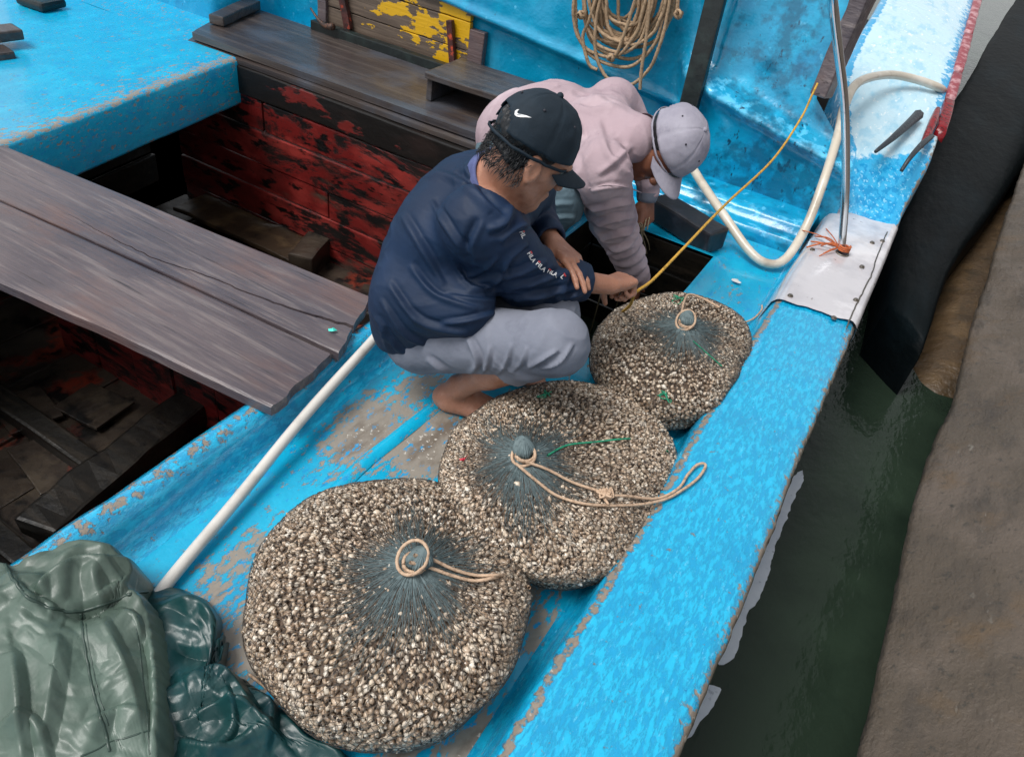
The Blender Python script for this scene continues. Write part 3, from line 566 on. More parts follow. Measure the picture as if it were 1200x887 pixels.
# wooden step on the thwart
st=thing('wooden_step','dark wooden step with open front on the thwart behind the pink shirt','step')
ox,oy=-1.94,3.33
rbox('step_top',(.44,.34,.03),m_thwart,st,.006,6,.003,seed=11,M=frame_m((ox,oy,.275),(1,.03,0)))
rbox('step_side',(.03,.32,.107),m_thwart,st,.005,2,.002,seed=12,M=frame_m((ox-.2,oy,.206),(1,.03,0)))
rbox('step_side',(.03,.32,.107),m_thwart,st,.005,2,.002,seed=13,M=frame_m((ox+.2,oy,.206),(1,.03,0)))
rbox('step_back',(.37,.025,.1),m_thwart,st,.004,2,.002,seed=14,M=frame_m((ox,oy+.14,.205),(1,.03,0)))
tube('iron_cleat',[aty(364,10,3.6),aty(372,22,3.58),aty(380,30,3.56),aty(390,32,3.54)],[.005,.008,.014,.02],m_weave,boat,sides=7)
# ------------------------------------------------------------------ loose planks over the hold
def loose(name,c0,c1,c2,c3,z1,th,seed,label,crackpts=None):
    """corner order: near-left, near-right, far-right, far-left; a crack splits the board into two lengths that nearly touch"""
    P=np.array([c0,c1,c2,c3],float); n0=190; u=np.linspace(0,1,n0); near=P[0]*(1-u)[:,None]+P[1]*u[:,None]; far=P[3]*(1-u)[:,None]+P[2]*u[:,None]
    strips=[(np.zeros(n0),np.ones(n0))]
    if crackpts is not None:
        cw=np.array([at(x,y,z1)[:2] for x,y in crackpts]); cx,cy=np.interp(near[:,0]*.5+far[:,0]*.5,cw[:,0],cw[:,0]),np.interp(near[:,0]*.5+far[:,0]*.5,cw[:,0],cw[:,1])
        vc=np.clip(((np.stack([cx,cy],-1)-near)*(far-near)).sum(1)/((far-near)**2).sum(1),.04,.96)+fbm(np.stack([u*60,0*u,0*u],-1),3)*.010
        g=np.interp(u,[0,.30,.5,.8,1],[.0004,.0012,.008,.014,.026]); strips=[(np.zeros(n0),vc-g),(vc+g,np.ones(n0))]
    AV=[];AF=[];o_=0
    for si,(va,vb) in enumerate(strips):
        n1=34; v=va[:,None]+(vb-va)[:,None]*np.linspace(0,1,n1)[None,:]; top=np.zeros((n0,n1,3)); top[...,:2]=near[:,None]*(1-v)[...,None]+far[:,None]*v[...,None]; top[...,2]=z1
        top[...,0]+=(fbm(np.stack([v[-1]*5+seed,0*v[-1],0*v[-1]],-1),3)*.007)[None,:]*np.clip((u-.97)*33,0,1)[:,None]
        top[:,0,1]+=fbm(top[:,0]*np.array([3,0,0])+seed,3)*((.006 if seed==1 else .001) if si==0 else 0); top[:,-1,1]+=fbm(top[:,-1]*np.array([3,0,0])+seed+5,3)*(.002 if si==len(strips)-1 else 0)
        top[...,2]+=fbm(top*np.array([2,30,0])+seed,3)*.0006+fbm(top*np.array([1.2,4,0])+seed,2)*.004-(.002*si)*np.clip(u-.4,0,1)[:,None]
        top[:,0,2]-=.004 if si==0 else 0; top[:,-1,2]-=.004 if si==len(strips)-1 else 0; V=top.reshape(-1,3); bot=V.copy(); bot[:,2]=z1-th; N=len(V)
        f=[list(map(int,q)) for q in gridf(n0,n1)]; ring=[i*n1 for i in range(n0)]+[(n0-1)*n1+j for j in range(1,n1)]+[i*n1+n1-1 for i in range(n0-2,-1,-1)]+[j for j in range(n1-2,0,-1)]
        for a_,b_ in zip(ring,ring[1:]+ring[:1]): f.append([b_,a_,a_+N,b_+N])
        f+=[[int(x)+N for x in q[::-1]] for q in gridf(n0,n1)]
        AV+=[V,bot]; AF+=[[x+o_ for x in q] for q in f]; o_+=2*N
    o=obj(name,np.concatenate(AV),AF,m_plank,smooth=False); tag(o,label,'plank','loose planks laid across the hold'); return o
a2=lambda px,py,z=.14:at(px,py,z)[:2]
L0=a2(318,477); L1=a2(390,413); 
dirl=(a2(0,330)-L0); dirm=(a2(0,236)-L1)
loose('loose_plank',L0+dirl*1.9,L0,L1,L1+dirm*1.32,.14,.032,1,'wide weathered grey plank nearest the raincoat laid across the hold')
U0=a2(394,409); U1=a2(434,347); 
loose('loose_plank',L1+dirm*1.22+np.array([0,.011]),L1+np.array([.012,.010]),U1,U1+(a2(4,170)-U1)*1.0,.141,.032,9,'cracked weathered grey plank across the hold, beside the navy jacket',[(40,232),(73,250),(122,278),(170,301),(233,321),(284,343),(347,364),(385,376),(420,384)])
def scrap(name,px,py,z,s,mt,label,seed):
    p=at(px,py,z); V=[]; r=random.Random(seed); n=9
    for k in range(n): a=2*math.pi*k/n; q=s*r.uniform(.5,1.1); V.append((p[0]+q*math.cos(a),p[1]+q*.8*math.sin(a),z+.002+r.uniform(0,.004)))
    V.append((p[0],p[1],z+.010)); V.append((p[0],p[1],z)); f=[[k,(k+1)%n,n] for k in range(n)]+[[(k+1)%n,k,n+1] for k in range(n)]
    o=obj(name,V,f,mt,smooth=False); tag(o,label,'scrap'); return o
scrap('paint_scrap',390,388,.147,.015,m_scrap,'small turquoise scrap lying on the end of the cracked plank',1)
scrap('white_scrap',862,330,.006,.022,m_fish,'small white scrap on the blue deck beside the well',2)
# dark pieces at top left on the port deck
for i,(pts,lab) in enumerate([([(-20,42),(20,38)],'upper dark wood slat end on the blue deck at the left edge'),([(-20,66),(10,62)],'lower dark wood slat end on the blue deck at the left edge')]):
    A,B=at(*pts[0],.16-.05*i),at(*pts[1],.16-.05*i); d=B-A; c=(A+B)/2-d*.25
    o=rbox('wood_slat',(float(np.linalg.norm(d))*1.6,.12,.05),m_thwart,None,.01,3,.004,seed=20+i,M=frame_m(tuple(c),tuple(d))); tag(o,lab,'slat','dark slat ends at the left edge')
p=at(48,2,.13); o=rbox('black_tray',(.2,.16,.05),m_black,None,.02,2,.003,seed=25,M=frame_m(tuple(p),(1,.1,0))); tag(o,'small black item on the blue port deck at the top edge','tray')
# black timber block by the well
A,B=at(770,232,.1),at(836,272,.1); d=B-A; c=(A+B)/2; c[2]=.055; c+=np.array([.01,.03,0])
o=rbox('timber_block',(.36,.13,.1),mat('charred_timber',C('1b1b20'),.5,[(C('303038'),8,.5,.66,{}),(C('0c0c0f'),20,.55,.7,{}),(C('6d6d72'),70,.74,.78,{})],bump=(30,.002)),None,.012,4,.004,seed=26,M=frame_m(tuple(c),tuple(d))); tag(o,'black timber block lying on the deck behind the well','timber block')
# ------------------------------------------------------------------ hoses, pole, ropes
o=tube('deck_pipe',[at(130,770,.022),at(200,678,.022),at(281,581,.04),at(360,484,.08),at(442,393,.125),at(470,360,.14)],.0145,m_pipe,sides=14,step=.04); tag(o,'straight white pipe lying on the deck beside the grey planks','pipe')
o=tube('bent_hose',[at(804,184,.22),at(822,214,.17),at(848,252,.12),at(878,294,.05),at(900,309,.032),at(921,303,.05),at(945,265,.15),at(966,210,.31),at(982,158,.44),at(990,124,.53),at(1006,97,.585),at(1040,88,.575),at(1072,93,.55),at(1100,103,.52),at(1107,110,.46)],[.0195,.0195,.019,.019,.0195,.02,.02,.02,.02],m_hose,sides=14,step=.02); tag(o,'cream hose looping from the deck over the pale blue gunwale','hose')
B_=at(987,296,.13); T_=at(974,-12,1.12)
Pm=[B_+(0,0,-.02),B_*.96+T_*.04,at(991,220,.38),at(990,130,.68),at(982,55,.93),T_,at(967,-60,1.3)]
o=tube('steel_pole',Pm,.0155,m_steel,sides=16,step=.05); tag(o,'bent shiny steel pole standing in the metal plate','pole')
tw=thing('orange_twine','frayed orange twine tied round the foot of the steel pole','twine')
P=[]; 
for k in range(40): a=k*.5; P.append(hp+np.array([.021*math.cos(a),.021*math.sin(a),.012+.0006*k]))
tube('twine_wrap',P,.0035,m_orange,tw,raw=True,sides=6)
for k in range(9):
    rr=random.Random(k); e=[hp+np.array([-.02,.01,.015])]
    tgt=[(955,277),(960,300),(945,290),(968,268),(972,285),(940,270),(962,288),(965,297),(950,283)][k]
    e.append(e[0]*.5+at(*tgt,.15)*.5+np.array([0,0,rr.uniform(0,.02)])); e.append(at(*tgt,.142)); tube('twine_strand',e,.0022 if k%2 else .0035,m_orange,tw,sides=5)
o=tube('yellow_rope',[aty(958,98,3.53),aty(951,113,3.48),aty(938,140,3.42),at(905,188,.42),at(850,240,.40),at(800,292,.38),at(765,328,.36),at(745,343,.36)]+[at(738,358,.25),at(722,372,.05),at(705,392,-.2)],.0044,m_yrope,sides=9,step=.006,twist=160); tag(o,'thin yellow rope stretched from the gunwale to the fist over the well','rope')
# coil of manila rope hung on the bulkhead
rc=thing('rope_coil','thick coil of tan manila rope hanging on the blue bulkhead','rope coil')
L=[]; rr=random.Random(5)
hang=aty(738,-40,3.50)
def loop(cx,w,zb,ztop,yo,skew=0,n=26):
    P=[]
    for k in range(n):
        a=2*math.pi*k/n; c,s=math.cos(a),math.sin(a)
        x=cx+w*(abs(s)**.75)*(1 if s>0 else -1)+skew*(1-c)*.5+rr.uniform(-.004,.004)
        z=(zb+ztop)/2-(ztop-zb)/2*c
        P.append((x,yo-.02*abs(s)+rr.uniform(-.003,.003),z))
    return P
for k in range(19):
    t=k/18; w=.075+.135*rr.random()**.8; zb=.50+.16*rr.random(); cx=-1.375+rr.uniform(-.03,.05)
    P=catmull(loop(cx,w,zb,1.0+rr.uniform(-.04,.04),3.605-.0055*k-.01,rr.uniform(-.03,.03)),.008,True); L.append(tube_np(P,.0078,9,True,150))
for cx,w,zb,yo in [(-1.30,.165,.405,3.50),(-1.37,.215,.47,3.51),(-1.42,.17,.50,3.50)]:
    P=catmull(loop(cx,w,zb,1.0,yo),.008,True); L.append(tube_np(P,.0078,9,True,150))
# diagonal wrap strands and the ends
for pts in [[(700,-5),(690,25),(676,22),(668,30)][:2]+[(683,45),(690,75),(700,82)],[(746,-5),(735,30),(724,60),(716,72)],[(762,-5),(758,40),(752,80),(750,105)],[(795,-6),(794,10),(796,22)]]:
    P=catmull([aty(x,y,3.475+.004*i) for i,(x,y) in enumerate(pts)],.008); L.append(tube_np(P,.0078,9,False,150))
V,Fq=join_np(L); obj('rope_loops',V,Fq,m_coil,rc)
for (x,y),n in [((716,68),5),((795,17),4),((681,18),4)]:
    c=aty(x,y,3.46); L=[]
    for k in range(n):
        e=Vector((rr.uniform(-1,1),rr.uniform(-1,1),rr.uniform(-1,1))).normalized(); f=e.orthogonal().normalized(); g=e.cross(f)
        P=[c+np.array((f*math.cos(a)*.015+g*math.sin(a)*.015)) for a in np.linspace(0,5,10)]; L.append(tube_np(catmull(P,.006),.0065,8,False,150))
    V,Fq=join_np(L); obj('rope_knot',V,Fq,m_coil,rc)
o=tube('peg',[tuple(aty(738,-48,3.66)),tuple(aty(738,-48,3.44))],.014,m_thwart,boat,raw=True,sides=10)

# ------------------------------------------------------------------ snail shells and net bags
def shell_mesh(seed):
    """a small whorled shell, about 40 triangles, with a dark opening"""
    r=random.Random(seed); V=[];f=[];mi=[]
    P=[];R=[];
    rings=[(0,-.95,.30),(.0,-.55,.86),(.0,.0,1.0),(.05,.45,.70),(.08,.62,.60),(.1,.95,.34)]
    n=6
    for k,(ox,z,q) in enumerate(rings):
        for j in range(n):
            a=2*math.pi*j/n+k*.35; w=q*r.uniform(.88,1.1); V.append((ox+w*math.cos(a),w*.82*math.sin(a),z*1.0))
    V.append((.12,0,1.25)); top=len(V)-1; V.append((0,0,-1.0)); bot=len(V)-1
    for k in range(len(rings)-1):
        for j in range(n):
            f.append((k*n+j,k*n+(j+1)%n,(k+1)*n+(j+1)%n,(k+1)*n+j)); mi.append(0)
    L=(len(rings)-1)*n
    for j in range(n): f.append((L+j,L+(j+1)%n,top)); mi.append(0); f.append(((j+1)%n,j,bot)); mi.append(0)
    # mouth: oval patch on the side of the body whorl
    b=len(V); V.append((1.04,.0,-.12))
    for j in range(5):
        a=2*math.pi*j/5; V.append((.93-.0*abs(math.cos(a)),.42*math.cos(a),-.12+.52*math.sin(a)))
    for j in range(5): f.append((b,b+1+j,b+1+(j+1)%5)); mi.append(1)
    return np.array(V,float),f,mi
SHV=[shell_mesh(k) for k in range(7)]
SHM=[]
for k,(v,f,mi) in enumerate(SHV):
    me=bpy.data.meshes.new('shell'); me.from_pydata([tuple(x) for x in v],[],f); me.materials.append(m_shello); me.materials.append(m_mouth)
    me.polygons.foreach_set('material_index',mi); me.polygons.foreach_set('use_smooth',[True]*len(f)); me.update(); SHM.append(me)
def rotm(nrm,r):
    z=Vector(nrm).normalized(); t=Vector((r.gauss(0,1),r.gauss(0,1),r.gauss(0,1))); tilt=(z*r.uniform(-.5,1.0)+t.normalized()*r.uniform(.3,1.3)).normalized()
    x=tilt.orthogonal().normalized(); y=tilt.cross(x); a=r.uniform(0,6.28); x2=x*math.cos(a)+y*math.sin(a); y2=tilt.cross(x2)
    return Matrix((x2,y2,tilt)).transposed()
class Bag:
    def __init__(s,out,knot,zk,hz,zc=.085):
        q=np.array([at(px,py,.09)[:2] for px,py in out]); s.c=np.array([(q[:,0].min()+q[:,0].max())/2,(q[:,1].min()+q[:,1].max())/2])
        d=q-s.c; a=np.arctan2(d[:,1],d[:,0]); r=np.linalg.norm(d,axis=1); i=np.argsort(a); s.a=a[i]; s.r=r[i]
        s.ap=at(knot[0],knot[1],zk)[:2]; s.zc,s.hz=zc,hz
    def rad(s,a):
        a=(a+math.pi)%(2*math.pi)-math.pi
        return np.interp(a,np.concatenate([s.a-2*math.pi,s.a,s.a+2*math.pi]),np.tile(s.r,3))
    def surf(s,a,t,off=0.):
        """t 0 apex .. 1 bottom"""
        a=np.asarray(a,float); t=np.asarray(t,float); ph=t*2.45
        R=sum(s.rad(a+q) for q in (-.36,-.24,-.12,0,.12,.24,.36))/7*1.012; rho=np.abs(np.sin(np.minimum(ph,2.45)))**.82; cs=np.cos(ph)
        z=s.zc+np.where(cs>0,s.hz*np.abs(cs)**.85,-(s.zc-.004)*np.minimum(1,np.abs(cs)/.77)**.9)
        lump=.003*np.sin(5*a+1+t*7)+.003*np.sin(9*a+2.3-t*11)
        k=np.clip((z-s.zc)/s.hz,0,1); 
        x=s.c[0]*(1-k)+s.ap[0]*k+np.cos(a)*rho*(R+off+lump*np.clip(t*3,0,1)); y=s.c[1]*(1-k)+s.ap[1]*k+np.sin(a)*rho*(R+off+lump*np.clip(t*3,0,1))
        pinch=.018*np.exp(-(t/.075)**2)-.010*np.exp(-((t-.16)/.09)**2)
        return np.stack([x,y,z+off*.8*np.clip(cs,-.3,1)+pinch],-1)
def build_bag(out,knot,zk,hz,label,seed,ns):
    B=Bag(out,knot,zk,hz); r=random.Random(seed)
    root=thing('shell_bag',label,'net bag','net bags of snails on the deck',(float(B.c[0]),float(B.c[1]),0))
    inv=np.array([B.c[0],B.c[1],0])
    A,T=np.meshgrid(np.linspace(0,2*math.pi,90,endpoint=False),np.linspace(.0,1,44),indexing='ij')
    core=B.surf(A,T,-.010)-inv; obj('bag_filling',core.reshape(-1,3),gridf(90,44,True),m_core,root)
    # shells: close packed rows with jitter
    pts=[]; ts=np.linspace(0,.95,400); path=B.surf(0*ts,ts); sl_=np.concatenate([[0],np.cumsum(np.linalg.norm(np.diff(path,axis=0),axis=1))]); row=0.010
    sp=ns
    while row<sl_[-1]:
        t=float(np.interp(row,sl_,ts)); Rr=float(np.mean(np.linalg.norm(B.surf(np.linspace(0,6.28,24),np.full(24,t))[:,:2]-np.mean(B.surf(np.linspace(0,6.28,24),np.full(24,t))[:,:2],axis=0),axis=1)))
        cnt=max(5,int(2*math.pi*Rr/sp)); ph=r.uniform(0,6)
        for k in range(cnt):
            a=ph+2*math.pi*(k+r.uniform(-.38,.38))/cnt; t2=min(.95,max(.015,t+r.uniform(-.4,.4)*sp/sl_[-1])); pts.append((a,t2,B.surf(a,t2,-.0045+r.uniform(-.002,.002))))
        row+=sp*.9
    info=[]
    for a,t,p in pts:
        e=.004; n=np.cross(B.surf(a+e,t)-p,B.surf(a,t+e)-p); n=n/(np.linalg.norm(n)+1e-9)
        if n@(p-np.array([B.c[0],B.c[1],.06]))<0: n=-n
        size=r.uniform(.0058,.0082)*(1.0 if r.random()<.92 else 1.3); vis=max(0,(CC-p)@n/np.linalg.norm(CC-p))*size/np.linalg.norm(CC-p)
        if t<.17: vis*=.4
        info.append((vis,p,n,size))
    info.sort(key=lambda q:-q[0])
    MV=[];MF=[];MI=[];o=0
    for i,(vis,p,n,size) in enumerate(info):
        k=r.randrange(7); Rm=rotm(n,r); sc=(size*r.uniform(.85,1.1),size*r.uniform(.85,1.1),size*r.uniform(.9,1.25))
        if i<300:
            q=bpy.data.objects.new('shell',SHM[k]); COL.objects.link(q); q.parent=root
            q.matrix_local=Matrix.Translation(Vector(p-inv))@(Rm.to_4x4())@Matrix.Diagonal((*sc,1))
        else:
            v=(SHV[k][0]*np.array(sc))@np.array(Rm).T+(p-inv); MV.append(v); MF+= [tuple(x+o for x in f) for f in SHV[k][1]]; MI+=SHV[k][2]; o+=len(v)
    m=obj('shell_mass',np.concatenate(MV),MF,[m_shell,m_mouth],root,kind='stuff'); m.data.polygons.foreach_set('material_index',MI)
    # netting: two helical families that bunch towards the tie
    NL=124; L=[]
    tt=np.concatenate([np.linspace(.015,.2,18),np.linspace(.215,.95,64)])
    for s in (1,-1):
        for k in range(NL):
            a0=2*math.pi*k/NL+(0 if s>0 else .01); zig=1.15*s*tt
            aa=a0+zig+ .010*np.sin(tt*90+k*2)
            P=B.surf(aa,tt,.0045)+0
            off=.0035*np.sin(tt*70+k*1.7)*np.clip(tt*4,0,1); P[:,2]+=off*.5
            L.append(tube_np(P-inv,np.interp(tt,[0,.1,.2,.4],[.0009,.0008,.00065,.00062]),3))
    # denser pleats near the tie
    tj=np.linspace(0,.062,14); AA=np.linspace(0,2*math.pi,160,endpoint=False); A2,T2=np.meshgrid(AA,tj,indexing='ij'); sk=B.surf(A2,T2,.004)-inv; sk[...,2]+=.004*np.clip(1-T2/.05,0,1)
    sk[...,2]+=(.0035*np.sin(A2*23+np.sin(A2*5)*3)+.002*np.sin(A2*47))*np.clip(T2*14,0,1)-.008*np.clip(T2-.035,0,1)*40
    obj('net_skirt',sk.reshape(-1,3),gridf(160,14,True),m_net,root)
    for k in range(900):
        a0=r.uniform(0,2*math.pi); lob=1+.45*math.sin(a0*2+seed)+.35*math.sin(a0*5+seed*2); t1=.07+abs(r.gauss(0,.075))*lob; t1=min(max(t1,.06),.34); t=np.linspace(.012,t1,10)
        P=B.surf(a0+.05*np.sin(t*34+k),t,.0042+.0012*r.random())+0; P[:,2]+=.0018*np.sin(t*60+k); L.append(tube_np(P-inv,np.linspace(.0008,.00035,10),3))
    V,Fq=join_np(L[:2*NL]); obj('net',V,Fq,m_netb,root,kind='stuff')
    V,Fq=join_np(L[2*NL:]); obj('net_pleats',V,Fq,m_net,root,kind='stuff')
    # tuft of gathered net above the tie
    ap=B.surf(0.,0.)-inv; lean=np.array([r.uniform(-.02,.02),.02,0])
    n1,n2=120,18; V=np.zeros((n1,n2,3))
    for i in range(n1):
        a=2*math.pi*i/n1
        for j in range(n2):
            u=j/(n2-1); prof=[.045,.034,.024,.0195,.0185,.0195,.022,.0255,.028,.0295,.030,.0295,.0275,.0245,.020,.015,.009,.001][j]
            rr=prof*.84*(1+.09*math.sin(a*5+j*.25+seed)+.07*math.sin(a*27+j*.5)+.04*math.sin(a*41-j*.3)); V[i,j]=ap+lean*u+np.array([rr*math.cos(a),rr*math.sin(a),-.016+.064*u])
    obj('net_tuft',V.reshape(-1,3),gridf(n1,n2,True),m_net,root)
    return root,B,inv,ap
def cord(name,root,inv,pts,r=.0036,mt=None,tw=220,closed=False): 
    P=catmull([np.array(p)-inv for p in pts],.005,closed); V,Fq=tube_np(P,r,8,closed,tw); return obj(name,V,Fq,mt or m_cord,root)
def ring(c,rad,n=16,tilt=0,ph=0,turns=1):
    return [np.array([c[0]+rad*math.cos(a+ph),c[1]+rad*math.sin(a+ph),c[2]+tilt*math.sin(a)+.004*a/6.28]) for a in np.linspace(0,2*math.pi*turns,int(n*turns),endpoint=False)]
def onb(B,px,py,h=.006):
    """point on the bag seen at a point of the photograph"""
    best=None
    A,T=np.meshgrid(np.linspace(0,2*math.pi,180),np.linspace(.0,.9,90)); P=B.surf(A,T,h).reshape(-1,3); q=proj(P); d=(q[:,0]-px)**2+(q[:,1]-py)**2+4*np.linalg.norm(P-CC,axis=1)
    return P[np.argmin(d)]
o1=[(292,710),(300,660),(330,610),(380,578),(440,567),(500,572),(545,590),(575,625),(600,670),(608,715),(600,760),(570,815),(530,850),(480,870),(430,873),(385,862),(340,830),(305,780)]
r1,B1,i1,a1=build_bag(o1,(484,668),.215,.12,'largest net bag of snails, in front beside the green raincoat','0' and 11,.0106)
o2=[(537,560),(548,520),(580,482),(620,458),(670,448),(720,455),(765,478),(790,515),(785,555),(765,600),(740,640),(710,675),(665,686),(620,678),(585,650),(555,610)]
r2,B2,i2,a2_=build_bag(o2,(613,540),.215,.12,'middle net bag of snails with long looped cord and green string',22,.0106)
o3=[(697,405),(715,375),(750,355),(790,349),(830,355),(860,370),(871,390),(860,425),(835,465),(800,505),(775,495),(740,475),(710,450)]
r3,B3,i3,a3=build_bag(o3,(802,385),.205,.11,'smallest net bag of snails, farthest, beside the well and below the yellow rope',33,.0106)
for B,root,inv,ap in ((B1,r1,i1,a1),(B2,r2,i2,a2_),(B3,r3,i3,a3)):
    c=ap+inv+np.array([0,.004,.006]); cord('tie_cord',root,inv,ring(c,.0225,18,.002,turns=2.7),.0036)
def trail(B,root,inv,pxs,zadd,r=.0036,mt=None,name='tie_cord'):
    pts=[]
    for (px,py),h in zip(pxs,zadd):
        pts.append(onb(B,px,py,.006)+np.array([0,0,h]) if h is not None else at(px,py,.138))
    return cord(name,root,inv,pts,r,mt)
# bag 1: open loop over the tuft and doubled cord to a knot
c=a1+i1
trail(B1,r1,i1,[(478,672),(500,668),(530,676),(556,681),(580,678),(600,678)],[.03,.012,.004,.003,.004,.008])
trail(B1,r1,i1,[(482,664),(505,660),(532,670),(558,676),(585,674),(604,679),(620,690)],[.036,.016,.006,.003,.004,.008,.006])
cord('tie_cord',r1,i1,ring(c+np.array([-.004,0,.028]),.030,18,.02),.0036,closed=True)
kn=onb(B1,598,677,.008); cord('cord_knot',r1,i1,[kn+np.array([.008*math.cos(a),.006*math.sin(a),.005*math.sin(a*1.7)+.004]) for a in np.linspace(0,12,26)],.0034)
# bag 2: two cords to a frayed knot, then a loop over the gunwale
c=a2_+i2
trail(B2,r2,i2,[(606,545),(640,553),(670,567),(700,577),(712,580)],[.018,.008,.006,.006,.006])
trail(B2,r2,i2,[(604,549),(630,566),(655,584),(690,592),(740,592),(776,586),(798,575),(818,560),(827,545),(818,544),(806,556),(795,572),(770,584),(735,584),(712,582)],[.018,.006,.004,.004,.004,None,None,None,None,None,None,None,None,.006,.006])
cord('tie_cord',r2,i2,ring(c+np.array([0,-.004,.012]),.027,18,.012),.0038,closed=True)
kn=onb(B2,708,580,.008); rr=random.Random(3)
for q in range(5): cord('frayed_knot',r2,i2,[kn+np.array([rr.gauss(0,.010),rr.gauss(0,.008),rr.uniform(0,.014)]) for k in range(9)],.003)
trail(B2,r2,i2,[(640,535),(665,522),(700,518),(735,516),(765,518),(783,530)],[.004,.003,.004,.004,.004,.003],.0026,m_green,'green_string')
for (px,py),B,root,inv in [((638,462),B2,r2,i2),((778,462),B3,r3,i3),((795,352),B3,r3,i3)]:
    p=onb(B,px,py,.007); cord('green_mend',root,inv,[p+np.array([rr.gauss(0,.012),rr.gauss(0,.012),rr.uniform(-.002,.006)]) for k in range(12)],.0016,m_green,0)
p=onb(B2,543,537,.008); V=[tuple(p-i2+np.array([rr.gauss(0,.007),rr.gauss(0,.007),rr.gauss(0,.006)])) for k in range(8)]
obj('red_scrap',V,[[0,1,2],[1,2,3],[2,3,4],[3,4,5],[4,5,6],[5,6,7],[0,2,4]],m_redsc,r2,False)
# bag 3
c=a3+i3
cord('tie_cord',r3,i3,ring(c+np.array([-.004,.0,.02]),.028,18,.022),.0036,closed=True)
trail(B3,r3,i3,[(795,376),(798,362),(806,353),(822,356),(842,364)],[.03,.034,.028,.02,.014]); 
cord('tie_cord',r3,i3,[onb(B3,840,364,.012),at(858,372,.06),at(868,378,.02),at(882,374,.012),at(892,364,.012),at(893,358,.012)],.0034)
trail(B3,r3,i3,[(812,402),(828,415),(845,430)],[.004,.003,.003],.0018,m_green,'green_string')
